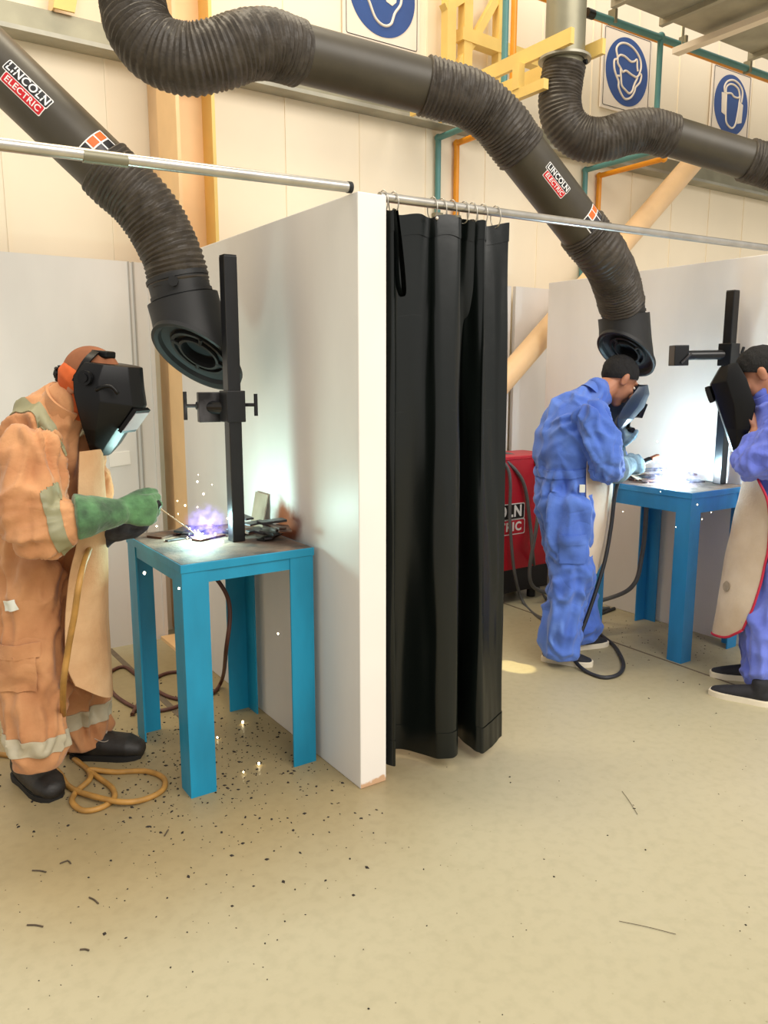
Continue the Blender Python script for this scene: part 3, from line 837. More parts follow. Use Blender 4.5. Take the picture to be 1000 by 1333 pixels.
TA, BA = spline_idx(top, NC), spline_idx(bot, NC)
rows = []
for i in range(NR):
    f = i / (NR - 1); e = f ** .8; row = []
    for k in range(NC):
        p = TA[k] * (1 - e) + BA[k] * e
        u = k / (NC - 1)
        sag = .012 * math.sin(u * PI * 9) ** 2
        z0 = 2.085 - sag + (p.x - 1.6) * .012; z1 = .045 + .010 * math.sin(u * 20)
        w = V((noise.noise(V((u * 30, f * 5, 3))), noise.noise(V((u * 30, f * 5, 9))), 0)) * .006
        row.append(V((p.x, p.y, z0 * (1 - f) + z1 * f)) + w)
    rows.append(row)
cu = thing('welding_curtain', 'long black vinyl welding curtain hanging beside the white partition', 'curtain')
cm = obj('sheet', gridm(rows, .0022), 'pvc', cu)
def hem(f0, f1, name, off):
    i0, i1 = int(f0 * (NR - 1)), int(f1 * (NR - 1)); rr = []
    for i in range(i0, i1 + 1): rr.append([p + V((0, -off, 0)) for p in rows[i]])
    obj(name, gridm(rr, .002), 'pvc', cu)
hem(0, .035, 'top_hem', .0035); hem(.965, 1, 'bottom_hem', .0035)
for f in (.17, .34, .51, .68, .84):   # horizontal fold creases
    i = int(f * (NR - 1)); bm = bmesh.new()
    P = [p + V((0, -.0012, 0)) for p in rows[i]][3:-3]
    sweep(bm, P, .0011, 6); obj('crease', fin(bm, smooth=True), 'pvc_crease', cu)
# looped strap turned back at the top left
lp = [(1.598, 2.300, 2.075), (1.602, 2.292, 1.98), (1.606, 2.290, 1.85), (1.618, 2.284, 1.795), (1.634, 2.290, 1.80), (1.638, 2.300, 1.86), (1.628, 2.306, 1.97), (1.615, 2.312, 2.075)]
P = cr([V(p) for p in lp], .01); bm = bmesh.new()
rows2 = [[p + V((0, -.004, 0)), p + V((0.004, .03, 0))] for p in P]
vs = [[bm.verts.new(q_) for q_ in r] for r in rows2]
for i in range(len(vs) - 1): bm.faces.new((vs[i][0], vs[i][1], vs[i + 1][1], vs[i + 1][0]))
bmesh.ops.solidify(bm, geom=bm.faces[:], thickness=.004); obj('loop_strap', fin(bm, smooth=True), 'pvc', cu)
# rings
ordw = ['first', 'second', 'third', 'fourth', 'fifth', 'sixth', 'seventh', 'eighth', 'ninth']
for i, x in enumerate((1.588, 1.632, 1.800, 1.842, 1.888, 1.945, 1.985, 2.035, 2.10)):
    k = min(range(NC), key=lambda q_: abs(TA[q_].x - x) + abs(TA[q_].y - 2.345) * .5)
    pt = rows[0][k]; zt = RZ(x) + .022; zb = 2.072
    t = thing('curtain_ring', '%s wire ring on the curtain rail counted from the white partition' % ordw[i], 'ring', 'wire rings on the curtain rail')
    cz = (zt + zb) / 2; h = (zt - zb) / 2; tilt = random.uniform(-.2, .2)
    P = [V((x + math.sin(a) * .004 + math.cos(a) * h * tilt * .2 , 2.36 - math.sin(a) * .024, cz + math.cos(a) * h)) for a in [2 * PI * q_ / 24 for q_ in range(24)]]
    bm = bmesh.new(); rr = sweep(bm, P + [P[0]], .0022, 8, False); obj('hoop', fin(bm, smooth=True), 'hookwire', t)
    if i in (2,):
        bm = bmesh.new(); ball(bm, (x, 2.333, zb), .006, .006, .006, seg=10); obj('bead', fin(bm, smooth=True), 'sign_white', t)

# ------------------------------------------------------------------ steel benches
def bench(label, x0, x1, y0, y1, h, apr, lw, paint='blue'):
    t = thing('welding_bench', label, 'bench')
    tt = .028
    obj('bench_top', bxm((x0 + .004, y0 + .004, h - .008), (x1 - .004, y1 - .004, h), .002), 'benchtop', t)
    bm = bmesh.new(); e = .012
    box(bm, (x0, y0, h - tt - .004), (x1, y0 + e, h - .001), .002); box(bm, (x0, y1 - e, h - tt - .004), (x1, y1, h - .001), .002)
    box(bm, (x0, y0 + e, h - tt - .004), (x0 + e, y1 - e, h - .001), .002); box(bm, (x1 - e, y0 + e, h - tt - .004), (x1, y1 - e, h - .001), .002)
    obj('top_edging', fin(bm), paint, t)
    i = .008
    bm = bmesh.new(); z0, z1 = h - tt - apr, h - tt - .004
    box(bm, (x0 + i, y0 + i, z0), (x1 - i, y0 + i + .006, z1)); box(bm, (x0 + i, y1 - i - .006, z0), (x1 - i, y1 - i, z1))
    box(bm, (x0 + i, y0 + i, z0), (x0 + i + .006, y1 - i, z1)); box(bm, (x1 - i - .006, y0 + i, z0), (x1 - i, y1 - i, z1))
    box(bm, (x0 + i, y0 + i, h - .03), (x1 - i, y1 - i, h - .009))
    obj('apron_frame', fin(bm), paint, t)
    th = .007
    for sx, sy in ((0, 0), (1, 0), (0, 1), (1, 1)):
        bx = x0 + .004 if sx == 0 else x1 - .004; by = y0 + .004 if sy == 0 else y1 - .004
        dx = 1 if sx == 0 else -1; dy = 1 if sy == 0 else -1
        L = [(0, 0), (lw, 0), (lw, th), (th, th), (th, lw), (0, lw)]
        P = [V((bx + a * dx, by + b * dy, 0)) for a, b in L]
        obj('leg', prismm(P, (0, 0, h - tt - .003)), paint, t)
    return t
LT = .876; RT = .925
LX0, LX1, LY0, LY1 = .905, 1.432, 2.600, 3.245
bench('blue steel welding bench against the white partition in the left booth', LX0, LX1, LY0, LY1, LT, .048, .098)
QX0, QX1, QY0, QY1 = 3.570, 4.085, 2.455, 3.10
bench('blue steel welding bench in the right booth between the two men in blue', QX0, QX1, QY0, QY1, RT, .085, .088, 'blue2')

def post(label, p, h, z0):
    t = thing('positioner_post', label, 'stand')
    w = .026
    bm = bmesh.new(); box(bm, (p.x - w, p.y - w, z0), (p.x + w, p.y + w, h - .004), .004); obj('upright', fin(bm), 'blackpost', t)
    bm = bmesh.new(); box(bm, (p.x - w + .002, p.y - w + .002, h - .004), (p.x + w - .002, p.y + w - .002, h)); obj('top_cap', fin(bm), 'dark', t)
    return t
pL = V((1.235, 2.875, 0)); w = .03
t = post('black square clamp post standing on the left bench', pL, 1.965, LT)
zc = 1.405
bm = bmesh.new(); box(bm, (pL.x - .038, pL.y - .038, zc - .06), (pL.x + .038, pL.y + .038, zc + .06), .003); obj('sleeve', fin(bm), 'blackpost', t)
def tee(o, d, L, bar_l, par, m='blackpost', bd=UP):
    d = V(d).normalized(); h = thing_part('clamp_screw', par)
    obj('screw', cylm(o, V(o) + d * L, .007, 10), m, h)
    e = V(o) + d * L; obj('tee_bar', cylm(e - V(bd) * bar_l / 2, e + V(bd) * bar_l / 2, .0075, 12), m, h)
    bm = bmesh.new(); cyl(bm, V(o), V(o) + d * .012, .016, 6); obj('nut', fin(bm), m, h)
tee((pL.x + .038, pL.y, zc + .005), RG, .055, .085, t)
hx = pL - RG * .10 + FG * .05
bm = bmesh.new(); box(bm, (-.045, -.02, -.058), (.045, .02, .058), .003, frame((hx.x, hx.y, zc - .005), RG * .9 + FG * .4, UP)); obj('clamp_plate', fin(bm), 'scrap', t)
bm = bmesh.new(); cyl(bm, (pL.x, pL.y, zc - .005), (hx.x, hx.y, zc - .005), .026, 16); obj('cross_tube', fin(bm), 'blackpost', t)
tee((hx.x - RG.x * .04, hx.y - RG.y * .04, zc + .0), -RG, .055, .11, t, 'scrap')
pR = V((4.025, 2.60, 0))
t = post('black square clamp post standing on the right bench', pR, 1.975, RT)
zc = 1.635
bm = bmesh.new(); box(bm, (pR.x - .04, pR.y - .04, zc - .06), (pR.x + .04, pR.y + .04, zc + .06), .003); obj('sleeve', fin(bm), 'blackpost', t)
e = atD(884, 459, (pR.dot(FG)) - .02); e.z = zc - .005
obj('arm', cylm((pR.x, pR.y, zc), e, .026, 20), 'blackpost', t)
bm = bmesh.new(); dx = (V((pR.x, pR.y, zc)) - e).normalized()
box(bm, (-.035, -.04, -.055), (.045, .04, .055), .004, frame(e - dx * .005, dx, UP)); obj('clamp_head', fin(bm), 'blackpost', t)
bm = bmesh.new(); cyl(bm, e - FG * .05 - UP * .04 - RG * .0, e - FG * .05 + UP * .01 + RG * .05, .006, 10); obj('clamp_lever', fin(bm), 'scrap', t)
tee((pR.x + RG.x * .04, pR.y + RG.y * .04, zc), RG, .03, .085, t, bd=(UP + RG * .25).normalized())

# ------------------------------------------------------------------ offcuts on the benches
rnd = random.Random(5)
def plate(label, group, c, L, W, T_, yaw, tilt, m, tl=0.0, name='steel_offcut'):
    bm = bmesh.new(); mt = Matrix.Translation(c) @ Matrix.Rotation(yaw, 4, 'Z') @ Matrix.Rotation(tilt, 4, 'X') @ Matrix.Rotation(tl, 4, 'Y')
    box(bm, (-L / 2, -W / 2, 0), (L / 2, W / 2, T_), .0012, mt)
    o = obj(name, fin(bm), m); tag(o, label, 'offcut', group); return o
k = 0
layers = 0
for i in range(22):
    u = rnd.random()
    if i < 9: x, y, z = rnd.uniform(1.29, 1.375), rnd.uniform(2.80, 3.10), LT + .001 + (i % 4) * .008
    elif i < 16: x, y, z = rnd.uniform(1.31, 1.385), rnd.uniform(2.74, 2.98), LT + .034 + (i % 5) * .009
    else: x, y, z = rnd.uniform(1.10, 1.22), rnd.uniform(3.02, 3.16), LT + .001 + (i % 3) * .008
    plate('dark flat steel offcut in the scrap heap behind the left bench post', 'offcuts heaped on the left bench', (x, y, z), rnd.uniform(.10, .16), rnd.uniform(.025, .055), rnd.uniform(.006, .01), rnd.uniform(-.9, .9) + PI * .25, rnd.uniform(-.12, .12), rnd.choice(['scrap', 'scrap', 'blackpost', 'scrap_rust']))
plate('square dark steel plate lying alone at the back left of the left bench', None, (1.03, 3.13, LT + .001), .12, .08, .008, .5, 0, 'scrap_rust')
plate('narrow steel strip beside the weld on the left bench', None, (1.05, 3.02, LT + .001), .11, .02, .006, .2, 0, 'scrap')
plate('steel workpiece being welded on the left bench', None, (1.16, 2.98, LT + .001), .14, .05, .008, .4, 0, 'scrap_rust', name='workpiece')
pt = atX(338, 650, 1.435)
bm = bmesh.new(); box(bm, (-.006, -.06, 0), (0, .06, .15), .001, Matrix.Translation((1.420, pt.y, LT)) @ Matrix.Rotation(.2, 4, 'Y')); 
bm2 = None
o = obj('steel_offcut', fin(bm), 'scrap_grey'); tag(o, 'plain grey-brown plate leaning on the partition at the back of the left bench', 'offcut')
for i in range(16):
    x, y = rnd.uniform(3.70, 3.98), rnd.uniform(2.66, 3.0)
    z = RT + .001 + (i % 6) * .009
    plate('dark flat steel offcut heaped behind the weld on the right bench', 'offcuts heaped on the right bench', (x, y, z), rnd.uniform(.12, .22), rnd.uniform(.03, .05), rnd.uniform(.006, .01), rnd.uniform(-.5, .8), rnd.uniform(-.1, .1), rnd.choice(['scrap', 'scrap', 'blackpost', 'scrap_rust']))
plate('large pale grey sheet offcut propped at the back of the right bench', None, (3.80, 2.99, RT + .03), .20, .12, .006, .3, .5, 'scrap_grey')

# ------------------------------------------------------------------ red welding machine
t = thing('welding_machine', 'red welding machine on a black base behind the curtain edge', 'welding machine')
mx0, mx1, my0, my1 = 2.98, 3.98, 3.82, 4.13
obj('case', bxm((mx0, my0, .23), (mx1, my1, .985), .012), 'red', t)
obj('lid', bxm((mx0 - .006, my0 - .006, .975), (mx1 + .006, my1 + .006, 1.0), .006), 'red', t)
obj('base', bxm((mx0 + .01, my0 + .01, .07), (mx1 - .01, my1 - .01, .235), .006), 'machineblack', t)
for x in (mx0 + .12, mx1 - .12):
    for y in (my0 + .06, my1 - .06):
        obj('foot', cylm((x, y, 0), (x, y, .07), .03, 16), 'machineblack', t)
lg = thing_part('logo_plate', t)
lc = atY(676, 675, my0); rx = atY(682, 675, my0).x
def flat(w, h, cx, cz, y, m, rad=.012):
    obj('field', prismm([V((cx + a, y, cz + b)) for a, b in rrect(w, h, rad)], (0, -.001, 0)), m, lg)
lw_ = .50; lx = rx - lw_ / 2 + .02; lz = lc.z
flat(lw_ + .01, .110, lx - .02, lz + .052, my0 - .0005, 'logo_white'); flat(lw_ - .03, .105, lx + .005, lz - .052, my0 - .0005, 'logo_white')
flat(lw_ - .005, .097, lx - .02, lz + .052, my0 - .0015, 'logo_black'); flat(lw_ - .045, .092, lx + .005, lz - .052, my0 - .0015, 'red')
for tx, sz, wd, x, z in (('LINCOLN', .105, .45, lx - .02, lz + .052), ('ELECTRIC', .08, .40, lx + .005, lz - .052)):
    me = text_mesh(tx, sz, .04); xs = [v.co.x for v in me.vertices]; kx = wd / (max(xs) - min(xs))
    remap(me, lambda c: V((x + c.x * kx, my0 - .0035, z + c.y)))
    obj('lettering', me, 'logo_white', lg)

# ------------------------------------------------------------------ cables
def cable(label, pts, r, m, step=.012, seg=10, name='welding_cable'):
    o = obj(name, tubem(pts, r, seg, step), m); tag(o, label, 'cable'); return o
g = lambda x, y, z=.009: atZ(x, y, z)
cable('dark reddish-brown cable hanging under the left bench and looping on the floor',
      [V((1.12, 3.02, LT - .07)), atD(297, 780, 3.16), atD(294, 850, 3.16), g(289, 885, .05), g(276, 903), g(250, 911), g(215, 905), g(180, 880), g(160, 868), g(140, 880), g(150, 905), g(190, 925), g(235, 918), g(262, 895), g(235, 875), g(200, 885), g(172, 930, .01)], .009, 'cable_brown')
cable('grey cable arching over the red machine and trailing to the right bench',
      [V((3.0, 4.0, 1.01)), atY(640, 590, 4.0), atY(672, 594, 3.92), atY(700, 606, 3.80), V((3.72, 3.70, .6)), V((3.70, 3.72, .15)), g(740, 775), g(770, 790), g(792, 792), V((3.74, 3.36, .06)), atD(818, 768, 4.62), atD(836, 722, 4.62), V((3.86, 2.95, RT - .1))], .013, 'cable_grey')
cable('grey cable hooked over the machine front and dropping to the floor beside the curtain',
      [V((3.35, 3.98, 1.012)), V((3.40, 3.86, 1.015)), atY(662, 612, 3.80), atY(664, 680, 3.795), atY(670, 745, 3.78), g(682, 785), g(706, 806), g(735, 812), g(765, 802)], .011, 'cable_grey')
cable('grey cable running down the right half of the red machine to the floor',
      [V((3.50, 3.98, 1.012)), V((3.50, 3.86, 1.015)), atY(680, 625, 3.80), atY(690, 680, 3.795), atY(694, 725, 3.78), g(700, 762), g(716, 784), g(738, 790)], .012, 'cable_grey')

# ------------------------------------------------------------------ debris
bm = bmesh.new(); rr = random.Random(3)
def grit(x, y, s):
    z = s * .3; a = rr.uniform(0, PI); sx, sy = s * rr.uniform(.5, 1.3), s * rr.uniform(.4, .8)
    c_, s_ = math.cos(a), math.sin(a)
    P = [(-sx, -sy * .6), (sx * .3, -sy), (sx, sy * .2), (-sx * .2, sy)]
    lo = [bm.verts.new((x + u * c_ - v * s_, y + u * s_ + v * c_, 0.0005)) for u, v in P]
    hi = [bm.verts.new((x + .6 * (u * c_ - v * s_), y + .6 * (u * s_ + v * c_), z + .001)) for u, v in P]
    bm.faces.new(hi)
    for i in range(4): bm.faces.new((lo[i], lo[(i + 1) % 4], hi[(i + 1) % 4], hi[i]))
n = 0
while n < 900:
    x, y = rr.gauss(1.05, .33), rr.gauss(2.85, .38)
    if not (.2 < x < 1.44 and 1.6 < y < 4.3): continue
    grit(x, y, rr.choice([.002, .003, .004, .005, .008])); n += 1
for i in range(420):
    x, y = rr.uniform(.1, 3.2), rr.uniform(.9, 2.6)
    if rr.random() < math.exp(-(x - .3) / 1.2) + .12 : grit(x, y, rr.choice([.0015, .002, .003, .005]))
for i in range(240):
    x, y = rr.gauss(3.85, .25), rr.gauss(2.75, .35)
    if x < 4.1: grit(x, y, rr.choice([.002, .003, .005]))
o = obj('slag_grit', fin(bm), 'slag'); tag(o, 'black slag grit scattered over the floor under and around the benches', 'grit', kind='stuff')
stubs = [((78, 1124), (92, 1124), 'bent electrode stub on the floor, upper one of two below the left man'), ((42, 1133), (60, 1135), 'straight electrode stub on the floor, lower one of two below the left man'),
         ((116, 1168), (128, 1176), 'short thick electrode stub on the bare floor at the lower left'), ((35, 1204), (56, 1206), 'thin electrode stub on the floor nearest the lower left corner'),
         ((214, 1088), (219, 1080), 'pale electrode stub on the floor in front of the left bench leg'), ((104, 1236), (116, 1237), 'brown electrode stub on the floor at the bottom left'),
         ((810, 1030), (830, 1060), 'curved wire scrap on the open floor at right'), ((806, 1199), (880, 1216), 'long thin wire scrap on the open floor at lower right')]
for a, b, lab in stubs:
    p, q_ = g(*a, .003), g(*b, .003); mid = (p + q_) / 2 + V((.01, .012, 0)) * (1 if 'c' in lab[:1] or 'curved' in lab or 'bent' in lab else .2)
    o = obj('electrode_stub', tubem([p, mid, q_], (.0022 if 'stub' in lab else .0008), 8, .01), 'stub'); tag(o, lab, 'stub', 'stubs and wire scraps on the floor')
# ================================================================== PEOPLE
class Body:
    def __init__(s, O, fr, ff):
        s.O = V(O); s.F = (RG * fr + FG * ff).normalized(); s.S = s.F.cross(UP).normalized()
    def J(s, x, y, off): return atPlane(x, y, s.O + s.S * off, s.S)

def head_mesh(bm, C, Hf, Hu, Hs, neck):
    ax = (Hs, Hf, Hu)
    ball(bm, C + Hu * .028 - Hf * .012, .076, .096, .090, ax, 28)
    ball(bm, C + Hf * .045 - Hu * .03, .062, .052, .078, ax, 24)
    chain(bm, [C + Hf * .015 - Hu * .03, C + Hf * .045 - Hu * .08, C + Hf * .066 - Hu * .104], [.064, .048, .026], Hs)
    chain(bm, [C + Hf * .092 + Hu * .012, C + Hf * .108 - Hu * .016, C + Hf * .116 - Hu * .034], [.009, .012, .016], Hs)
    ball(bm, C + Hf * .082 + Hu * .03, .052, .016, .013, ax)
    ball(bm, C + Hf * .094 - Hu * .062, .024, .012, .007, ax); ball(bm, C + Hf * .092 - Hu * .074, .021, .012, .008, ax)
    for sg in (-1, 1):
        ball(bm, C + Hs * .079 * sg - Hf * .012 - Hu * .012, .011, .021, .034, ax)
        ball(bm, C + Hs * .088 * sg - Hf * .018 - Hu * .0, .007, .016, .024, ax)
        ball(bm, C + Hs * .045 * sg + Hf * .068 - Hu * .028, .02, .018, .02, ax)
    chain(bm, [C - Hf * .02 - Hu * .05, neck], [.058, .064])

def hand(bm, w, d, N, sc=1.0, fr_=.0095, curl=(35, 55, 40), spread=.0, thumb=(.85, .42, .28), pw=.040, right_thumb=1):
    """five fingered hand: w wrist, d towards the fingers, N out of the palm; thumb on the side T"""
    d = V(d).normalized(); N = V(N); N = (N - d * N.dot(d)).normalized(); T = d.cross(N) * right_thumb
    secs = []
    for a, wd, tk in ((0, .029, .021), (.03, .035, .021), (.06, pw + .001, .019), (.088, pw, .016)):
        secs.append((w + d * a * sc, T * wd * sc, N * tk * sc))
    loft(bm, secs, 18)
    L = (.96, 1.05, 1.0, .80)
    for i in range(4):
        off = (.031 - .0205 * i) * sc
        p = w + d * (.090 - .004 * abs(i - 1)) * sc + T * off; a = 0; P = [w + d * .06 * sc + T * off * .9, p]
        for k, l in enumerate((.044, .028, .022)):
            a += math.radians(curl[k] + i * 4)
            dd = (d * math.cos(a) + N * math.sin(a) + T * spread * (1.5 - i)).normalized()
            p = p + dd * l * sc * L[i]; P.append(p)
        chain(bm, P, [fr_ * sc * 1.1, fr_ * sc * 1.12, fr_ * sc * 1.02, fr_ * sc * .95, fr_ * sc * .82], T, 1.0, 10)
    p = w + d * .022 * sc + T * .022 * sc + N * .008 * sc; P = [p]
    dd = (d * thumb[0] + T * thumb[1] + N * thumb[2]).normalized()
    for k, l in enumerate((.046, .034, .027)):
        p = p + dd * l * sc; P.append(p)
        dd = (dd * .85 + d * .45 + N * .25 - T * .22).normalized()
    chain(bm, P, [fr_ * sc * 1.45, fr_ * sc * 1.3, fr_ * sc * 1.12, fr_ * sc * .9], N, 1.0, 10)

def shoe(par, heel, d, L, upper, sole, style, label=None):
    heel = V((heel[0], heel[1], 0)); d = V(d); d.z = 0; d.normalize(); s = V((-d.y, d.x, 0))
    bm = bmesh.new()
    if style == 'boot':
        prof = [(.045, .040, .052, .06), (.10, .046, .060, .06), (.17, .050, .046, .05), (.235, .050, .042, .046), (.265, .040, .032, .040)]
    else:
        prof = [(.035, .034, .036, .045), (.10, .037, .040, .045), (.17, .042, .030, .036), (.225, .042, .022, .030), (.258, .032, .016, .026)]
    secs = []; kw = 1.2 if style == 'boot' else 1.0
    for a, wd, h, zc in prof: secs.append((heel + d * a * L / .29 + UP * zc, s * wd * kw, UP * h * (1.08 if style == 'boot' else 1)))
    loft(bm, secs, 20)
    if style == 'boot': chain(bm, [heel + d * .07 + UP * .06, heel + d * .06 + UP * .17], [.050, .052])
    else: chain(bm, [heel + d * .06 + UP * .05, heel + d * .055 + UP * .10], [.040, .042])
    me = remesh(bm, .0055, 3)
    for v in me.vertices:
        if v.co.z < .014: v.co.z = .014
    o = obj('shoe', me, upper, par, label)
    out = []
    for a, wd in ((.005, .018), (.02, .030), (.05, .037), (.10, .037), (.15, .041), (.20, .0455), (.235, .043), (.262, .034), (.282, .018)):
        out.append((a * L / .29, wd * kw + (.004 if style == 'boot' else .002)))
    poly = [heel + d * a + s * w_ for a, w_ in out] + [heel + d * a - s * w_ for a, w_ in out[::-1]]
    th = .028 if style != 'boot' else .024
    bm = bmesh.new(); prism(bm, poly, (0, 0, th)); es = [e for e in bm.edges if all(v.co.z > .01 for v in e.verts)]
    bmesh.ops.bevel(bm, geom=es, offset=.004, segments=2, affect='EDGES')
    obj('sole', fin(bm, smooth=True, angle=40), sole, o)
    if style == 'boot':
        bm = bmesh.new()
        for k in range(4):
            a = .105 + k * .022; z = .136 - k * .016
            P = cr([heel + d * a * L / .29 + s * .026 + UP * (z - .012), heel + d * (a + .006) + UP * (z + .006), heel + d * a * L / .29 - s * .026 + UP * (z - .012)], .008); sweep(bm, P, .0028, 8)
        P = cr([heel + d * .10 + s * .050 + UP * .11, heel + d * .16 + s * .050 + UP * .085, heel + d * .188 + UP * .096, heel + d * .16 - s * .050 + UP * .085, heel + d * .10 - s * .050 + UP * .11], .01)
        sweep(bm, P, .0016, 6)
        obj('laces', fin(bm, smooth=True), 'stain', o)
    return o

def shell(rows, B, sgn, par, name, m, thick=.004, top=True, bev=.062, push=.014):
    """faceted face shield: each row gives a rear edge point and a front bevel point on the near side"""
    R = []
    for (rx, ry, rs), (fx, fy) in rows:
        s0 = abs(rs); sb = min(bev, s0 * .75)
        r = B.J(rx, ry, sgn * s0); f = B.J(fx, fy, sgn * sb)
        mid = r * .45 + f * .55; mid = mid + B.S * sgn * ((s0 * .96) - (mid - B.O).dot(B.S) * sgn)
        mir = lambda p: p - B.S * 2 * (p - B.O).dot(B.S)
        fc = f - B.S * (f - B.O).dot(B.S) + (f - r).normalized() * push
        near = [r, mid, f]
        R.append(near + [fc] + [mir(p) for p in near[::-1]])
    bm = bmesh.new(); vs = [[bm.verts.new(p) for p in r] for r in R]
    n = len(vs[0])
    for i in range(len(vs) - 1):
        for k in range(n - 1): bm.faces.new((vs[i][k], vs[i][k + 1], vs[i + 1][k + 1], vs[i + 1][k]))
    if top: bm.faces.new(vs[0])
    bm.faces.new(vs[-1][::-1])
    bmesh.ops.recalc_face_normals(bm, faces=bm.faces)
    bmesh.ops.solidify(bm, geom=bm.faces[:], thickness=thick)
    es = [e for e in bm.edges if len(e.link_faces) == 2 and e.calc_face_angle(0) > .25]
    bmesh.ops.bevel(bm, geom=es, offset=.0035, segments=2, affect='EDGES', profile=.5)
    return obj(name, fin(bm, smooth=True, angle=30), m, par), R

def coverall(torso, limbs, vox=.0085, it=3):
    bm = bmesh.new()
    loft(bm, torso, 28)
    for pts, rad, sd in limbs: chain(bm, pts, rad, sd, 1.0, 20, smooth=10, dome_k=(.8, .12))
    return remesh(bm, vox, it)

def torso_secs(B, L, grow=0.0):
    """L: (px, py, lateral offset, half width, half depth)"""
    P = [B.J(x, y, o) for x, y, o, w_, d_ in L]; out = []
    for i, (x, y, o, w_, d_) in enumerate(L):
        t = (P[min(i + 1, len(P) - 1)] - P[max(i - 1, 0)]).normalized()
        f = t.cross(B.S).normalized()
        out.append((P[i], B.S * (w_ + grow), f * (d_ + grow)))
    return out

def sheet(B, rows, ncol=9, bulge=.02, thick=.0035, wob=.004, seed=1):
    """cloth panel: each row lists (px, py, lateral offset) from the near edge to the far edge"""
    R = []
    for i, r in enumerate(rows):
        P = [B.J(*p) for p in r]
        R.append(resamp(cr(P, .01) if len(P) > 2 else P, ncol))
    C_ = [resamp(cr([R[i][k] for i in range(len(R))], .02), 26) for k in range(ncol)]
    out = [[C_[k][i] + B.F * (bulge * math.sin(PI * k / (ncol - 1)) + wob * noise.noise(V((k * .6, i * .25, seed)))) for k in range(ncol)] for i in range(26)]
    return out

# ------------------------------------------------------------------ left welder
B1 = Body((.58, 2.97, 0), .91, -.42); J = B1.J
BH = Body((.58, 2.97, 0), .975, -.22)      # the head is turned a little further to the bench
p1 = thing('person', 'welder in tan coveralls bending over the left bench, black helmet lowered', 'person')
arm_r = [J(46, 588, .18), J(38, 634, .235), J(50, 686, .255), J(90, 677, .20), J(100, 675, .185)]
arm_l = [J(98, 575, -.185), J(114, 625, -.235), J(118, 668, -.22), J(122, 697, -.09)]
leg_r = [J(42, 745, .095), J(38, 830, .125), J(42, 900, .14), J(47, 955, .165), J(49, 994, .17)]
leg_l = [J(86, 745, -.095), J(97, 830, -.125), J(102, 885, -.15), J(108, 935, -.165), J(111, 968, -.17)]
tor = [(64, 760, 0, .175, .125), (62, 715, 0, .18, .13), (60, 670, 0, .178, .135), (64, 615, 0, .185, .145), (70, 575, 0, .19, .13), (75, 557, 0, .18, .112), (82, 542, 0, .14, .09), (91, 527, 0, .085, .072)]
limbs = [(arm_r, [.080, .098, .094, .070, .058], B1.F), (arm_l, [.08, .08, .07, .058], B1.F), (leg_r, [.118, .112, .105, .102, .086], B1.S), (leg_l, [.115, .105, .095, .088, .080], B1.S)]
cov = coverall(torso_secs(B1, tor), limbs)
b2 = [(B1.J(62, 760, 0), B1.J(80, 543, 0), .6, .9)]
for P in (arm_r, arm_l): b2 += [(P[0], P[2], 1.4, 1.5), (P[2], P[-1], 1.5, 1.3, 1)]
for P in (leg_r, leg_l): b2 += [(P[0], P[2], 1.0, 1.2), (P[2], P[-1], .8, 1.6, 1)]
wrinkle(cov, b2, .025)
cv = obj('coverall', cov, 'coverall_tan', p1)
# reflective bands, strapped over shoulder, at the forearm and round the trouser cuffs
def limb_band(me, a, b, t0, t1, rad, m, par, off=.004, name='reflective_band', S_=None):
    d = (b - a); dn = d.normalized(); c0, c1 = a + d * t0, a + d * t1
    def keep(c):
        v = c - a; t = v.dot(dn); w_ = v - dn * t; return w_.length < rad and (S_ is None or w_.dot(S_) > -.04)
    return obj(name, band(me, [(c0, dn), (c1, -dn)], keep, off), m, par)
limb_band(cov, leg_r[3], leg_r[4], -.12, .42, .16, 'reflect', cv)
limb_band(cov, leg_l[2], leg_l[3], .55, 1.0, .15, 'reflect', cv)
limb_band(cov, arm_r[2], arm_r[3], .50, .95, .125, 'reflect2', cv, S_=B1.S)
zs = J(85, 592, .1).z
for sg in (1, -1):
    obj('reflective_band', band(cov, [(B1.O + B1.S * sg * .100, B1.S * sg), (B1.O + B1.S * sg * .138, -B1.S * sg), (V((0, 0, zs)), UP)], lambda c: (c - arm_r[0]).length > .0, .0045), 'reflect2', cv)
# collar
nb = J(92, 526, 0); bm = bmesh.new()
ax_t = (J(96, 518, 0) - J(84, 540, 0)).normalized(); fz = ax_t.cross(B1.S).normalized()
lp_ = []
for h, r_ in ((-.03, .098), (.0, .09), (.022, .094), (.023, .085), (-.0, .08)):
    lp_.append([nb + ax_t * h + (B1.S * math.cos(a) * r_ + fz * math.sin(a) * r_ * 1.0) for a in [math.radians(x) for x in range(-240, 61, 10)]])
vs = [[bm.verts.new(p) for p in r] for r in lp_]
for i in range(len(vs) - 1):
    for k in range(len(vs[0]) - 1): bm.faces.new((vs[i][k], vs[i][k + 1], vs[i + 1][k + 1], vs[i + 1][k]))
obj('collar', fin(bm, smooth=True, angle=50), 'coverall_tan', cv)
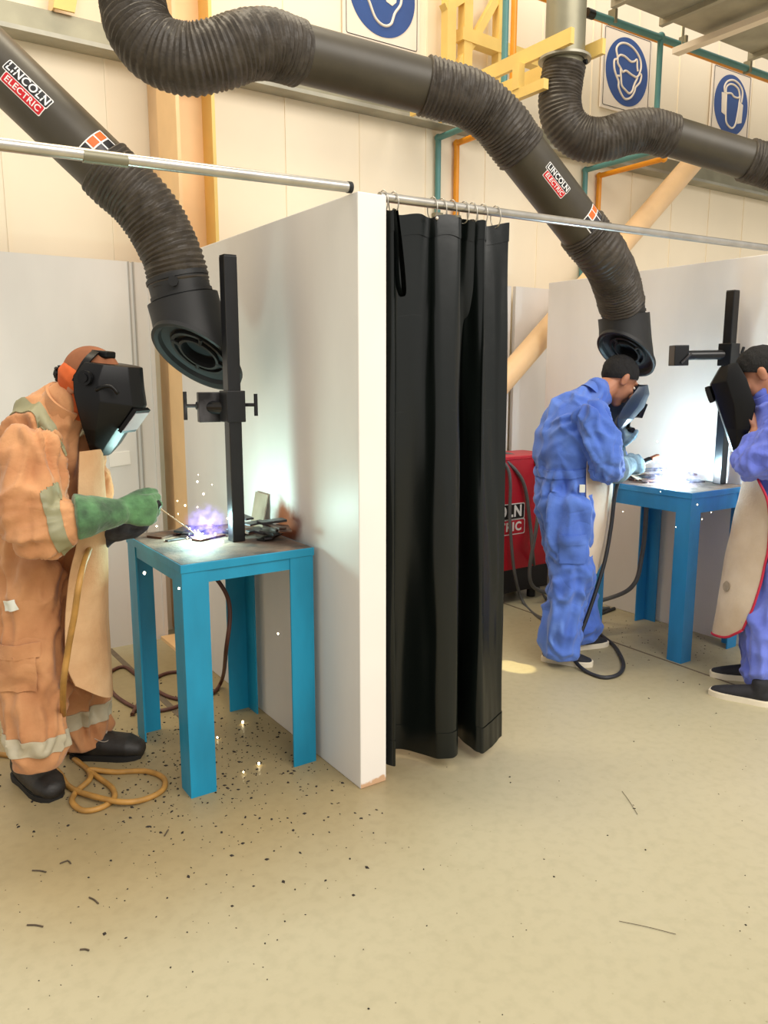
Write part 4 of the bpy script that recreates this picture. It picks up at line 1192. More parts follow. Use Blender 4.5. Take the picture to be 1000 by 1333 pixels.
# pockets and placket follow the cloth
def patch_on(me, c, ux, uy, w, h, N, m, par, name, off=.005, n=8):
    bmx = bmesh.new(); bmx.from_mesh(me); T_ = BVHTree.FromBMesh(bmx); bmx.free(); rows = []
    N = V(N).normalized(); last = None
    for i in range(n + 1):
        r = []
        for k in range(n + 1):
            q_ = V(c) + ux * (w * (k / n - .5)) + uy * (h * (.5 - i / n))
            hit = T_.ray_cast(q_ + N * .3, -N, .6)[0]
            if hit is None: hit = last if last is not None else q_
            last = hit; r.append(hit + N * off)
        rows.append(r)
    return obj(name, gridm(rows, .003), m, par)
N1 = -FG
patch_on(cov, J(34, 835, .14), RG, UP, .17, .05, N1, 'coverall_tan', cv, 'pocket_flap', .010)
patch_on(cov, J(34, 862, .14), RG, UP, .16, .13, N1, 'coverall_tan', cv, 'cargo_pocket', .007)
patch_on(cov, J(30, 778, .14), (RG + UP * .25).normalized(), (UP - RG * .25).normalized(), .055, .035, N1, 'white', cv, 'pocket_slip', .012)

# the body itself
C1 = BH.J(119, 501, 0); Hf = (BH.F * .80 - UP * .60).normalized(); Hu = BH.S.cross(Hf).normalized(); 
if Hu.z < 0: Hu = -Hu
bm = bmesh.new(); loft(bm, torso_secs(B1, tor, -.03), 24)
for P, R, sd in limbs: chain(bm, P, [r * .62 for r in R], sd, 1, 14, smooth=8, dome_k=(.8, .1))
head_mesh(bm, C1, Hf, Hu, BH.S, J(92, 530, 0))
wr_r = J(152, 667, .07); hd = (J(200, 664, -.03) - wr_r).normalized()
hand(bm, wr_r, hd, FG, .95, .0085, (40, 62, 45))
chain(bm, [arm_r[-1], wr_r], [.038, .028])
wr_l = J(134, 698, -.04); hdl = (J(176, 692, -.06) - wr_l).normalized()
hand(bm, wr_l, hdl, (FG * .4 + UP), .95, .0085, (25, 30, 25), right_thumb=-1)
chain(bm, [arm_l[-1], wr_l], [.036, .028])
obj('body', remesh(bm, .006, 2), 'skin', p1)
# gauntlets with separate fingers
bm = bmesh.new()
chain(bm, [J(99, 673, .185), J(118, 671, .15), J(140, 668, .095), wr_r + hd * .01], [.080, .070, .056, .044], FG, .95, 22, dome_k=(.1, .8))
hand(bm, wr_r, hd, FG, 1.22, .0125, (40, 60, 45), pw=.044)
gm = remesh(bm, .005, 3); 
for v in gm.vertices: v.co += v.normal * (.004 * noise.noise(v.co * 22) + .0015 * noise.noise(v.co * 60))
ob = obj('gauntlet', gm, 'glove_green', p1, 'green suede gauntlet on the right hand')
bm = bmesh.new()
chain(bm, [J(114, 703, -.07), J(128, 701, -.05), wr_l + hdl * .01], [.060, .052, .042], FG, .95, 20, dome_k=(.1, .8))
hand(bm, wr_l, hdl, (FG * .4 + UP), 1.18, .0125, (25, 30, 25), pw=.044, right_thumb=-1)
gm = remesh(bm, .005, 3)
for v in gm.vertices: v.co += v.normal * (.004 * noise.noise(v.co * 22))
obj('gauntlet', gm, 'glove_dark', p1, 'dark suede gauntlet on the left hand')
# hood round neck and crown
bm = bmesh.new(); ball(bm, C1 + Hu * .028 - Hf * .014, .085, .105, .099, (BH.S, Hf, Hu), 26)
hm = remesh(bm, .006, 2); obj('cap', hm, 'cap_brown', p1)
bm = bmesh.new(); chain(bm, [C1 - Hf * .015 - Hu * .005, BH.J(104, 517, 0), J(96, 534, 0)], [.102, .078, .072], B1.S, 1.03, 22)
obj('neck_hood', remesh(bm, .006, 2), 'hood_orange', p1)
# helmet
hel = thing_part('welding_helmet', p1)
rows_ = [((109, 471, .108), (167, 478)), ((95, 489, .124), (169, 501)), ((96, 514, .128), (173, 529)), ((102, 538, .124), (163, 545)), ((108, 559, .114), (151, 560)), ((114, 577, .09), (138, 580)), ((119, 594, .045), (130, 594))]
_, RR = shell(rows_, BH, 1, hel, 'face_shell', 'blackplastic', .004, True, .047, .012)
f2, f4 = RR[2], RR[4]
def lerp(a, b, t): return a * (1 - t) + b * t
nw = (f2[2] - f2[1]).normalized() * .55 - UP * .5; nw.normalize()
def winq(s_, t0, t1, off):
    def pt(t, sd): 
        e = lerp(f2[2], f4[2], t); e2 = lerp(f2[4], f4[4], t); return lerp(e, e2, .5 + sd) + nw * off
    return [pt(t0, -s_), pt(t0, s_), pt(t1, s_), pt(t1, -s_)]
Wn = (winq(.5, 0, 1, 0)[1] - winq(.5, 0, 1, 0)[0]).cross(winq(.5, 0, 1, 0)[3] - winq(.5, 0, 1, 0)[0]).normalized()
if Wn.dot(BH.F - UP * .3) < 0: Wn = -Wn
nw = Wn
bm = bmesh.new(); prism(bm, winq(.50, .04, .97, .006), nw * .014); obj('window_frame', fin(bm), 'blackplastic', hel)
bm = bmesh.new(); prism(bm, winq(.47, .14, .86, .018), nw * .004); obj('filter_window', fin(bm), 'lens', hel)
pk = BH.J(112, 492, .125)
bm = bmesh.new(); cyl(bm, pk - BH.S * .004, pk + BH.S * .012, .024, 24); cyl(bm, pk + BH.S * .01, pk + BH.S * .017, .014, 20); obj('pivot_knob', fin(bm, smooth=True, angle=40), 'blackplastic', hel)
bm = bmesh.new()
P = cr([BH.J(100, 497, .10), BH.J(112, 474, .085), BH.J(122, 463, .05), BH.J(128, 460, 0), BH.J(130, 462, -.05), BH.J(126, 474, -.085)], .01)
rr_ = []
for p in P:
    n_ = (p - C1).normalized(); tt = BH.F * .9 - UP * .2
    rr_.append([p - tt * .014 + n_ * .012, p + tt * .014 + n_ * .012])
obj('head_band', gridm(rr_, .005), 'blackplastic', hel)
bm = bmesh.new(); box(bm, (-.028, -.03, -.012), (.035, .03, .012), .006, frame(BH.J(133, 461, .01), BH.F * .95 - UP * .1, UP)); obj('brow_pad', fin(bm), 'blackplastic', hel)
bm = bmesh.new(); kc = BH.J(88, 487, .0) - BH.F * .03
for k in range(8):
    a = 2 * PI * k / 8; cyl(bm, kc, kc + (BH.S * math.cos(a) + UP * math.sin(a)) * .03, .006, 8)
cyl(bm, kc - BH.F * .012, kc + BH.F * .012, .02, 14); obj('ratchet_knob', fin(bm), 'dark', hel)
# brow crescent moulded in the side
bm = bmesh.new(); P = cr([BH.J(125, 508, .122), BH.J(135, 503, .120), BH.J(146, 504, .112), BH.J(154, 513, .104)], .008); sweep(bm, P, .006, 10); obj('side_ridge', fin(bm, smooth=True), 'blackplastic', hel)
# apron
R1 = sheet(B1, [[(103, 588, .09), (116, 584, 0), (128, 588, -.09)], [(101, 640, .11), (118, 640, 0), (133, 640, -.12)], [(100, 700, .12), (120, 700, 0), (137, 700, -.14)], [(92, 740, .13), (118, 740, 0), (138, 740, -.15)],
               [(85, 800, .13), (115, 803, 0), (140, 803, -.15)], [(86, 862, .13), (118, 868, 0), (144, 866, -.16)], [(97, 893, .12), (122, 905, 0), (146, 902, -.16)]], 13, .05, wob=.006)
ap = obj('apron', gridm(R1, .004), 'apron', p1)
bm = bmesh.new(); P = cr([J(100, 708, .12), J(60, 712, .17), J(12, 712, .12)], .01)
# boots
hb = atZ(24, 1006); shoe(p1, hb, (atZ(84, 1050) - hb), .315, 'boot', 'bootsole', 'boot')
hb2 = atZ(92, 984); shoe(p1, hb2, atZ(178, 984) - hb2, .30, 'boot', 'bootsole', 'boot')

# electrode holder and rod of the left welder
arcL = V((1.112, 2.965, LT + .016))
t = thing('electrode_holder', 'black electrode holder with a pale rod gripped in the green gauntlet', 'electrode holder')
ht = J(203, 657, -.045); hb_ = J(190, 663, -.01)
obj('handle', cylm(hb_, ht, .013, 16, .015), 'blackplastic', t)
bm = bmesh.new(); cyl(bm, ht, ht + (ht - hb_).normalized() * .014, .018, 14, .012); obj('jaw', fin(bm, smooth=True, angle=40), 'dark', t)
obj('electrode', cylm(ht + RG * .002 - UP * .004, arcL + (ht - arcL).normalized() * .01, .0026, 10), 'rod', t)
cable('yellow-brown welding cable coiled on the floor at the feet of the tan-clad man',
      [J(150, 697, -.05), J(124, 704, -.02), J(112, 726, .13), J(103, 760, .215), J(97, 800, .225), J(88, 850, .225), J(82, 905, .20), g(86, 975, .03), g(100, 990), g(114, 1002), g(117, 1014, .02), g(100, 1030), g(94, 1044), g(108, 1055), g(130, 1052), g(148, 1040), g(146, 1026), g(128, 1012), g(116, 1002, .022), g(150, 1005), g(190, 1004), g(213, 1013), g(212, 1028), g(190, 1040), g(160, 1044, .02), g(120, 1036, .02), g(90, 1024), g(70, 1000), g(20, 985), g(-60, 975)], .0105, 'cable_tan')

# ------------------------------------------------------------------ middle man in blue
B2 = Body((3.20, 2.87, 0), .95, .31); J = B2.J
p2 = thing('person', 'bareheaded man in blue coveralls bending over the right bench, seen from behind', 'person')
arm_r = [J(769, 542, .175), J(782, 576, .215), J(791, 606, .215), J(797, 609, .17), J(802, 610, .12)]
arm_l = [J(742, 535, -.175), J(765, 575, -.22), J(790, 600, -.22), J(804, 588, -.12)]
leg_r = [J(737, 660, .085), J(740, 705, .095), J(744, 750, .10), J(733, 805, .10), J(730, 854, .10)]
leg_l = [J(732, 660, -.085), J(735, 705, -.09), J(742, 750, -.09), J(753, 795, -.09), J(760, 832, -.09)]
tor = [(735, 672, 0, .16, .125), (733, 645, 0, .165, .13), (732, 609, 0, .155, .108), (735, 592, 0, .178, .138), (739, 575, 0, .182, .142), (747, 552, 0, .18, .135), (759, 532, 0, .15, .11), (770, 519, 0, .10, .085), (776, 513, 0, .075, .07)]
limbs = [(arm_r, [.085, .088, .085, .066, .06], B2.F), (arm_l, [.082, .08, .07, .058], B2.F), (leg_r, [.118, .112, .105, .10, .095], B2.S), (leg_l, [.115, .105, .095, .088, .082], B2.S)]
cov = coverall(torso_secs(B2, tor), limbs)
b2 = [(J(735, 672, 0), J(762, 530, 0), .6, 1.1)]
for P in (arm_r, arm_l): b2 += [(P[0], P[2], 1.4, 1.3), (P[2], P[-1], 1.5, 1.2, 1)]
for P in (leg_r, leg_l): b2 += [(P[0], P[2], 1.0, 1.2), (P[2], P[-1], .8, 1.7, 1)]
wrinkle(cov, b2, .025)
cv = obj('coverall', cov, 'coverall_blue', p2)
limb_band(cov, J(735, 672, 0), J(731, 600, 0), .76, .90, .24, 'coverall_blue', cv, .006, 'waistband')
patch_on(cov, J(743, 700, .15), RG, UP, .14, .05, -FG, 'coverall_blue', cv, 'pocket_flap', .010)
patch_on(cov, J(743, 716, .15), RG, UP, .13, .12, -FG, 'coverall_blue', cv, 'cargo_pocket', .006)
C2 = J(806, 494, 0); Hf = (B2.F * .80 - UP * .60).normalized(); Hu = B2.S.cross(Hf).normalized()
if Hu.z < 0: Hu = -Hu
def collar_at(B, nb, t, r_, m, par):
    fz = t.cross(B.S).normalized(); bm = bmesh.new(); rings = []
    for h, q_ in ((-.03, 1.08), (.0, 1.0), (.03, 1.02), (.031, .93), (0, .9)):
        rings.append([nb + t * h + (B.S * math.cos(a) + fz * math.sin(a)) * r_ * q_ for a in [math.radians(x) for x in range(-250, 71, 10)]])
    vs = [[bm.verts.new(p) for p in r] for r in rings]
    for i in range(len(vs) - 1):
        for k in range(len(vs[0]) - 1): bm.faces.new((vs[i][k], vs[i][k + 1], vs[i + 1][k + 1], vs[i + 1][k]))
    obj('collar', fin(bm, smooth=True, angle=50), m, par)
collar_at(B2, J(776, 514, 0), (J(785, 506, 0) - J(766, 522, 0)).normalized(), .082, 'coverall_blue', cv)
bm = bmesh.new(); loft(bm, torso_secs(B2, tor, -.03), 24)
for P, R, sd in limbs: chain(bm, P, [r * .62 for r in R], sd, 1, 14, smooth=8, dome_k=(.8, .1))
head_mesh(bm, C2, Hf, Hu, B2.S, J(778, 514, 0))
wr_r = J(818, 606, .03); hd = (J(840, 602, -.02) - wr_r).normalized()
wr_l = J(804, 580, -.10); hdl = (J(810, 563, -.05) - wr_l).normalized()
hand(bm, wr_r, hd, FG - UP * .3, .95, .0085, (35, 55, 40)); chain(bm, [arm_r[-1], wr_r], [.036, .028])
hand(bm, wr_l, hdl, B2.F, .95, .0085, (45, 60, 45), right_thumb=-1); chain(bm, [arm_l[-1], wr_l], [.036, .028])
bme = remesh(bm, .006, 2); obj('body', bme, 'skin', p2)
def hair_from(me, C, Hf, Hu, Hs, par, m='hair'):
    bm = bmesh.new(); ball(bm, C + Hu * .028 - Hf * .014, .083, .103, .098, (Hs, Hf, Hu), 60)
    bm.normal_update()
    for v in bm.verts: v.co += v.normal * (.004 * noise.noise(v.co * 45) + .003 * noise.noise(v.co * 110))
    def cut(p, n_): bmesh.ops.bisect_plane(bm, geom=bm.verts[:] + bm.edges[:] + bm.faces[:], plane_co=p, plane_no=n_, clear_inner=True)
    cut(C + Hu * .004, (Hu - Hf * .62).normalized())
    cut(C + Hf * .078, (-Hf + Hu * .35).normalized())
    bm.normal_update(); bmesh.ops.solidify(bm, geom=bm.faces[:], thickness=.006)
    return obj('hair', fin(bm, smooth=True), m, par)
hair_from(bme, C2, Hf, Hu, B2.S, p2)
def eyes(C, Hf, Hu, Hs, par):
    for sg in (-1, 1):
        bm = bmesh.new(); ball(bm, C + Hf * .0835 + Hs * .03 * sg + Hu * .006, .011, .011, .008, (Hs, Hf, Hu), 14); obj('eye', fin(bm, smooth=True), 'sign_white', par)
        bm = bmesh.new(); sweep(bm, cr([C + Hf * .094 + Hs * .014 * sg + Hu * .030, C + Hf * .096 + Hs * .032 * sg + Hu * .036, C + Hf * .086 + Hs * .05 * sg + Hu * .030], .006), .0042, 8); obj('eyebrow', fin(bm, smooth=True), 'hair', par)
eyes(C2, Hf, Hu, B2.S, p2)
bm = bmesh.new(); chain(bm, [J(801, 611, .14), J(809, 609, .08), wr_r], [.078, .066, .048], UP, .95, 20, dome_k=(.1, .8)); hand(bm, wr_r, hd, FG - UP * .3, 1.22, .0125, (35, 55, 40), pw=.044)
gm = remesh(bm, .005, 3)
for v in gm.vertices: v.co += v.normal * (.004 * noise.noise(v.co * 22))
obj('gauntlet', gm, 'glove_blue', p2)
bm = bmesh.new(); chain(bm, [J(803, 592, -.13), wr_l], [.056, .044], UP, .95, 20); hand(bm, wr_l, hdl, B2.F, 1.12, .0122, (70, 75, 50), pw=.044, right_thumb=-1)
gm = remesh(bm, .005, 3); obj('gauntlet', gm, 'glove_blue', p2)
R2 = sheet(B2, [[(764, 600, .165), (782, 602, .10), (794, 606, 0), (796, 604, -.12)], [(763, 640, .18), (782, 640, .12), (796, 636, 0), (797, 634, -.14)], [(764, 690, .18), (780, 692, .12), (790, 688, 0), (792, 684, -.14)],
               [(757, 745, .18), (770, 753, .13), (782, 735, 0), (786, 728, -.14)]], 13, .0, wob=.006)
obj('apron', gridm(R2, .004), 'apron_pale', p2)
bm = bmesh.new(); box(bm, (-.014, -.006, -.02), (.014, .006, .02), .002, frame(J(758, 636, .195), RG, UP)); obj('apron_buckle', fin(bm), 'white', p2)
hb = V((3.005, 2.93, 0)); shoe(p2, hb, V((.15, -.22, 0)) , .285, 'sneaker', 'whitesole', 'sneaker')
hb = atZ(736, 846); shoe(p2, hb, atZ(788, 839) - hb, .285, 'sneaker', 'whitesole', 'sneaker')
# hand shield
sh = thing('hand_shield', 'dark hand-held welding shield in front of the middle man\'s face', 'welding shield')
rows_ = [((832, 503, .105), (844, 501)), ((823, 515, .115), (846, 513)), ((812, 530, .118), (839, 530)), ((804, 545, .105), (825, 546)), ((804, 556, .06), (810, 559))]
_, RR = shell(rows_, B2, 1, sh, 'shell', 'shield', .004, False, .075, .012)
cp = (RR[2][3] + RR[1][3]) / 2; nn = (RR[1][4] - RR[1][2]).cross(RR[2][3] - RR[1][3]).normalized()
if nn.dot(B2.F) < 0: nn = -nn
bm = bmesh.new(); mt = frame(lerp(RR[2][3], RR[3][3], .2), B2.S, nn); box(bm, (-.055, -.04, 0), (.055, .04, .028), .004, mt); obj('window_frame', fin(bm), 'blackplastic', sh)
bm = bmesh.new(); box(bm, (-.045, -.03, .026), (.045, .03, .030), .001, mt); obj('filter_window', fin(bm), 'lensdark', sh)
hp_ = wr_l + hdl * .10 * 1.1 + B2.F * .028
obj('grip', cylm(hp_ - B2.S * .05, hp_ + B2.S * .05, .014, 14), 'blackplastic', sh)
bm = bmesh.new(); cyl(bm, hp_, lerp(RR[3][3], RR[2][3], .4), .009, 10); obj('grip_stem', fin(bm), 'blackplastic', sh)
# holder
arcR = V((3.765, 2.71, RT + .016))
t = thing('electrode_holder', 'dark electrode holder with a copper jaw in the blue-grey glove over the right bench', 'electrode holder')
ha, hb_ = J(830, 605, -.02), J(856, 594, -.05)
obj('handle', cylm(ha, lerp(ha, hb_, .6), .015, 16, .017), 'blackplastic', t)
bm = bmesh.new(); box(bm, (-.03, -.012, -.012), (.03, .012, .012), .004, frame(lerp(ha, hb_, .85), hb_ - ha, UP)); obj('jaw', fin(bm), 'holder_copper', t)
obj('electrode', cylm(lerp(ha, hb_, .9), arcR + UP * .01, .0026, 10), 'rod', t)
cable('black cable hanging from the blue-grey glove and looping round the middle man\'s shoe',
      [ha, J(818, 618, .03), J(806, 626, .05), J(800, 650, .06), J(795, 690, .07), J(785, 740, .09), J(760, 815, .12), g(744, 845, .09), g(750, 862, .03), g(765, 875), g(786, 882), g(805, 878), g(812, 866), g(806, 850), g(797, 838), g(778, 822, .02), g(770, 806), g(800, 792)], .0105, 'cable_black')

# ------------------------------------------------------------------ right man, cut by the frame
B3 = Body((3.62, 2.03, 0), -.90, .43); J = B3.J
p3 = thing('person', 'man in blue coveralls cut by the right edge, facing left, holding a shield', 'person')
arm_l = [J(1030, 552, -.175), J(1005, 590, -.22), J(980, 603, -.215), J(986, 575, -.12), J(985, 565, -.10)]
arm_r = [J(1005, 548, .175), J(1000, 595, .22), J(1005, 640, .21), J(1002, 625, .15)]
leg_l = [J(1030, 672, -.09), J(1018, 725, -.105), J(1006, 775, -.11), J(998, 840, -.12), J(996, 890, -.12)]
leg_r = [J(1020, 672, .09), J(1008, 725, .10), J(995, 770, .11), J(990, 825, .13), J(988, 862, .14)]
tor = [(1030, 680, 0, .165, .13), (1028, 650, 0, .17, .135), (1026, 612, 0, .165, .135), (1022, 580, 0, .18, .14), (1016, 552, 0, .18, .13), (1010, 535, 0, .14, .11), (1003, 520, 0, .085, .078)]
limbs = [(arm_l, [.085, .088, .075, .062, .058], B3.F), (arm_r, [.082, .08, .07, .058], B3.F), (leg_l, [.12, .112, .105, .10, .092], B3.S), (leg_r, [.115, .105, .10, .092, .085], B3.S)]
cov = coverall(torso_secs(B3, tor), limbs)
b2 = [(J(1030, 680, 0), J(1010, 535, 0), .6, 1.1)]
for P in (arm_r, arm_l): b2 += [(P[0], P[2], 1.4, 1.3), (P[2], P[-1], 1.5, 1.2, 1)]
for P in (leg_r, leg_l): b2 += [(P[0], P[2], 1.0, 1.2), (P[2], P[-1], .8, 1.5, 1)]
wrinkle(cov, b2, .025)
cv = obj('coverall', cov, 'coverall_blue2', p3)
C3 = J(988, 486, 0); Hf = (B3.F * .86 - UP * .5).normalized(); Hu = B3.S.cross(Hf).normalized()
if Hu.z < 0: Hu = -Hu
collar_at(B3, J(1003, 520, 0), (J(998, 510, 0) - J(1008, 530, 0)).normalized(), .085, 'coverall_blue2', cv)
bm = bmesh.new(); loft(bm, torso_secs(B3, tor, -.03), 24)
for P, R, sd in limbs: chain(bm, P, [r * .62 for r in R], sd, 1, 14, smooth=8, dome_k=(.8, .1))
head_mesh(bm, C3, Hf, Hu, B3.S, J(1003, 521, 0))
wr_l = J(984, 560, -.09); hdl = (J(978, 540, -.05) - wr_l).normalized()
hand(bm, wr_l, hdl, B3.F, .95, .0095, (45, 60, 45), right_thumb=1); chain(bm, [arm_l[-1], wr_l], [.036, .028])
wr_r = J(1000, 618, .13); hdr = (J(992, 600, .08) - wr_r).normalized()
hand(bm, wr_r, hdr, -UP, .95, .0095, (25, 35, 25)); chain(bm, [arm_r[-1], wr_r], [.036, .028])
bme = remesh(bm, .006, 2); obj('body', bme, 'skin', p3)
hair_from(bme, C3, Hf, Hu, B3.S, p3); eyes(C3, Hf, Hu, B3.S, p3)
R3 = sheet(B3, [[(986, 622, -.20), (980, 618, -.10), (973, 615, 0), (978, 612, .15)], [(1000, 655, -.21), (982, 655, -.13), (963, 656, 0), (968, 652, .17)], [(1000, 715, -.21), (975, 716, -.14), (950, 716, 0), (955, 712, .18)],
               [(985, 778, -.21), (960, 780, -.14), (938, 778, 0), (944, 772, .18)], [(967, 820, -.19), (948, 830, -.12), (930, 825, 0), (937, 820, .17)]], 15, .012, wob=.006, seed=4)
ap = obj('apron', gridm(R3, .004), 'apron_pale', p3)
bm = bmesh.new(); sweep(bm, [r[0] for r in R3] , .006, 8); sweep(bm, [p for p in R3[-1]], .006, 8); obj('red_binding', fin(bm, smooth=True), 'trim_red', ap, 'red binding of the apron')
sc_ = R3[17][6]; nrm = (R3[17][7] - R3[17][5]).cross(R3[18][6] - R3[16][6]).normalized()
if nrm.dot(CAM - sc_) < 0: nrm = -nrm
bm = bmesh.new(); e1 = (R3[17][7] - R3[17][5]).normalized(); e2 = (R3[18][6] - R3[16][6]).normalized()
f = [sc_ + nrm * .005 + (e1 * math.cos(a) * .030 + e2 * math.sin(a) * .026) * (1 + .2 * noise.noise(V((a, 2, 1)))) for a in [2 * PI * k / 20 for k in range(20)]]
prism(bm, f, nrm * .0006); obj('stain_patch', fin(bm), 'stain', ap, 'grey stain on the apron')
hb = V((3.452, 1.875, 0)); shoe(p3, hb, V((-.30, .80, 0)), .29, 'sneaker', 'whitesole', 'sneaker')
hb = V((3.735, 2.055, 0)); shoe(p3, hb, V((-.62, .78, 0)), .29, 'sneaker', 'whitesole', 'sneaker')
sh = thing('hand_shield', 'black hexagonal hand shield held up by the man at the right edge', 'welding shield')
rows_ = [((960, 471, .095), (939, 477)), ((972, 492, .115), (926, 500)), ((984, 528, .118), (934, 525)), ((976, 560, .105), (945, 558)), ((964, 587, .04), (955, 588))]
_, RR = shell(rows_, B3, -1, sh, 'shell', 'blackplastic', .004, False, .07, .012)
nn = (RR[1][4] - RR[1][2]).cross(RR[2][3] - RR[1][3]).normalized()
if nn.dot(B3.F) < 0: nn = -nn
bm = bmesh.new(); mt = frame(lerp(RR[1][3], RR[2][3], .5), B3.S, nn); box(bm, (-.055, -.04, 0), (.055, .04, .022), .004, mt); obj('window_frame', fin(bm), 'blackplastic', sh)
bm = bmesh.new(); box(bm, (-.045, -.03, .02), (.045, .03, .024), .001, mt); obj('filter_window', fin(bm), 'lensdark', sh)
hp_ = wr_l + hdl * .105 + B3.F * .028
obj('grip', cylm(hp_ - B3.S * .05, hp_ + B3.S * .05, .014, 14), 'blackplastic', sh)
bm = bmesh.new(); cyl(bm, hp_, lerp(RR[2][3], RR[3][3], .4), .009, 10); obj('grip_stem', fin(bm), 'blackplastic', sh)

# ================================================================== ARCS, SPARKS
M['arc'] = emis('arc plasma', (255, 250, 255), 60)
M['spark'] = emis('hot spark', (255, 236, 190), 14)
def glow_plume_mat(name, c1, c2, strength, seed, r):
    m, nt, b = new_mat(name); N, L = nt.nodes, nt.links
    N.remove(b); out = N['Material Output']
    tc = N.new('ShaderNodeTexCoord'); ln = N.new('ShaderNodeVectorMath'); ln.operation = 'LENGTH'; L.new(tc.outputs['Object'], ln.inputs[0])
    mr = N.new('ShaderNodeMapRange'); mr.inputs['From Min'].default_value = 0; mr.inputs['From Max'].default_value = r; mr.inputs['To Min'].default_value = 1; mr.inputs['To Max'].default_value = 0
    L.new(ln.outputs['Value'], mr.inputs['Value'])
    nz = N.new('ShaderNodeTexNoise'); nz.inputs['Scale'].default_value = 38; nz.inputs['Detail'].default_value = 4; nz.noise_dimensions = '4D'; nz.inputs['W'].default_value = seed
    L.new(tc.outputs['Object'], nz.inputs['Vector'])
    r2 = N.new('ShaderNodeMapRange'); r2.inputs['From Min'].default_value = .47; r2.inputs['From Max'].default_value = .68; L.new(nz.outputs['Fac'], r2.inputs['Value'])
    pw = N.new('ShaderNodeMath'); pw.operation = 'POWER'; pw.inputs[1].default_value = 1.6; L.new(mr.outputs['Result'], pw.inputs[0])
    ml = N.new('ShaderNodeMath'); ml.operation = 'MULTIPLY'; L.new(pw.outputs['Value'], ml.inputs[0]); L.new(r2.outputs['Result'], ml.inputs[1])
    m2 = N.new('ShaderNodeMath'); m2.operation = 'MULTIPLY'; m2.inputs[1].default_value = strength
    r2.inputs['To Min'].default_value = .06; L.new(ml.outputs['Value'], m2.inputs[0])
    cx = N.new('ShaderNodeMix'); cx.data_type = 'RGBA'; L.new(nz.outputs['Fac'], cx.inputs['Factor']); cx.inputs[6].default_value = srgb(*c1); cx.inputs[7].default_value = srgb(*c2)
    em = N.new('ShaderNodeEmission'); L.new(cx.outputs[2], em.inputs['Color']); L.new(m2.outputs['Value'], em.inputs['Strength'])
    L.new(em.outputs['Emission'], out.inputs['Volume'])
    return m
def arc(label, p, r, spikes, col, power, glow_off, fr_, seed, fs, c1, c2):
    t = thing('welding_arc', label, 'welding arc')
    bm = bmesh.new(); ball(bm, p, r, r, r, seg=16)
    rr2 = random.Random(seed)
    for k in range(spikes):
        d = V((rr2.gauss(0, 1), rr2.gauss(0, 1), abs(rr2.gauss(0, .7)))).normalized(); cyl(bm, p, p + d * r * rr2.uniform(1.5, 3.2), r * .28, 6, .0004)
    obj('plasma', fin(bm, smooth=True), 'arc', t)
    l = bpy.data.lights.new('arc light', 'POINT'); l.energy = power; l.color = col; l.shadow_soft_size = .04
    lo = bpy.data.objects.new('arc_light', l); lo.location = p + UP * .055; COL.objects.link(lo)
    c = p + glow_off; me = bpy.data.meshes.new('fume'); bm = bmesh.new(); ball(bm, (0, 0, 0), fr_, fr_, fr_, seg=16); bm.to_mesh(me); bm.free()
    o = obj('arc_glow_fume', me, glow_plume_mat('fume', c1, c2, fs, seed, fr_)); o.location = c  # emissive volume: arc glow and lit fume painted as emission
    tag(o, 'arc glow put into a violet fume volume over ' + ('the arc on the left bench' if seed == 2 else 'the arc on the right bench'), 'fume', kind='stuff')
arc('white-hot welding arc on the left bench under the rod tip', arcL, .010, 14, (.55, .95, .88), 10.5, V((.05, .04, .035)), .10, 2, 130, (60, 60, 255), (190, 170, 255))
arc('blinding white welding arc on the right bench', arcR, .034, 22, (.5, .82, .95), 19, V((0, 0, .02)), .17, 5, 90, (110, 150, 255), (230, 240, 255))
rs = random.Random(12)
sm = bpy.data.meshes.new('spark'); bm = bmesh.new(); ball(bm, (0, 0, 0), .0028, .0028, .0028, seg=8); bm.to_mesh(sm); bm.free(); sm.materials.append(M['spark'])
def spark(p, lab, grp, s=1.0):
    o = bpy.data.objects.new('spark', sm); COL.objects.link(o); o.location = p; o.scale = (s, s, s * rs.uniform(.8, 1.6)); tag(o, lab, 'spark', grp)
for x, y in ((257, 627), (276, 631), (265, 643), (241, 658), (257, 660), (232, 669), (247, 688), (288, 706), (308, 704), (290, 705), (231, 652), (204, 685), (258, 618), (296, 675), (244, 700), (280, 695)):
    spark(atY(x, y, 2.97 + rs.uniform(-.12, .12)), 'tiny glowing spark flying above the left bench', 'sparks above the left bench', rs.uniform(.7, 1.4))
for x, y in ((316, 940), (283, 960), (337, 994), (317, 1005), (233, 766), (188, 746), (362, 825)):
    p = atZ(x, y, .01) if y > 900 else atY(x, y, 2.55)
    spark(p, 'tiny glowing spark falling round the legs of the left bench', 'sparks under the left bench', rs.uniform(1.0, 1.8))
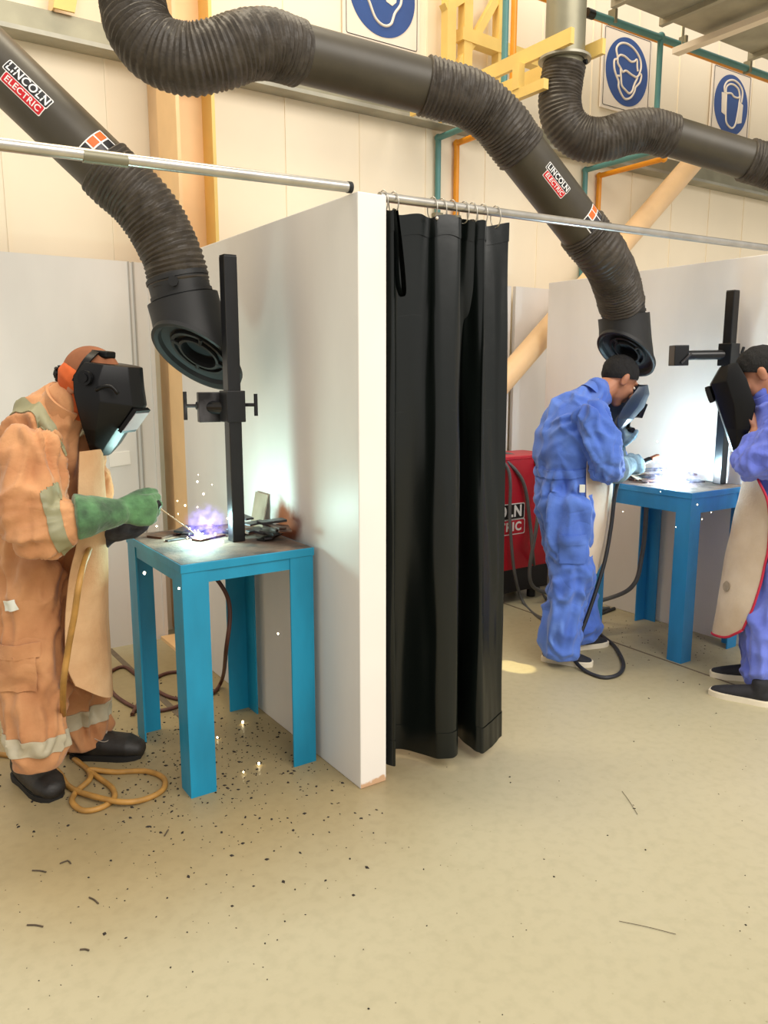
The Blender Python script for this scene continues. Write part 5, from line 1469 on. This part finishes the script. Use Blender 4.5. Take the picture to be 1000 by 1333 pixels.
for x, y in ((908, 657), (926, 667), (914, 676), (880, 686), (844, 629), (811, 666), (856, 575), (860, 640)):
    spark(atY(x, y, 2.40), 'tiny glowing spark flying off the right bench', 'sparks around the right bench', rs.uniform(.7, 1.2))

# ================================================================== LIGHT, CAMERA
w = bpy.data.worlds.new('hall daylight'); scene.world = w; w.use_nodes = True
bg = w.node_tree.nodes['Background']; bg.inputs['Color'].default_value = (1.0, .965, .915, 1); bg.inputs['Strength'].default_value = .74
def area(name, loc, target, size, power, col, sy=None):
    l = bpy.data.lights.new(name, 'AREA'); l.energy = power; l.color = col; l.size = size
    if sy: l.shape = 'RECTANGLE'; l.size_y = sy
    o = bpy.data.objects.new(name, l); COL.objects.link(o); o.location = loc
    o.rotation_euler = (V(target) - V(loc)).to_track_quat('-Z', 'Y').to_euler(); return o
area('hall_skylight', (2.4, -4.2, 6.5), (1.9, 2.6, .8), 8.0, 640, (1.0, .94, .86), 4.5)
area('roof_light', (1.2, 3.6, 7.0), (1.6, 4.4, 2.5), 4.0, 230, (1.0, .88, .66), .8)
def spot(name, loc, target, power, ang, col, blend=.3):
    l = bpy.data.lights.new(name, 'SPOT'); l.energy = power; l.spot_size = math.radians(ang); l.spot_blend = blend; l.color = col; l.shadow_soft_size = .01
    o = bpy.data.objects.new(name, l); COL.objects.link(o); o.location = loc; o.rotation_euler = (V(target) - V(loc)).to_track_quat('-Z', 'Y').to_euler()
spot('sun_patch', (4.6, -3.0, 6.5), atZ(671, 868), 6000, 1.15, (1.0, .85, .45))

cam = bpy.data.cameras.new('camera'); co = bpy.data.objects.new('camera', cam); COL.objects.link(co); scene.camera = co
cam.sensor_fit = 'AUTO'; cam.sensor_width = 36; cam.lens = 36 * FPX / 1333.0; cam.clip_start = .05
m = Matrix((RG, CUP, -FWD)).transposed().to_4x4(); m.translation = CAM; co.matrix_world = m
vs_ = scene.view_settings; vs_.view_transform = 'Standard'; vs_.look = 'None'; vs_.gamma = 1; vs_.exposure = 0.0; vs_.use_curve_mapping = False
scene.cycles.use_denoising = True
scene.cycles.max_bounces = 6
scene.cycles.sample_clamp_indirect = 6
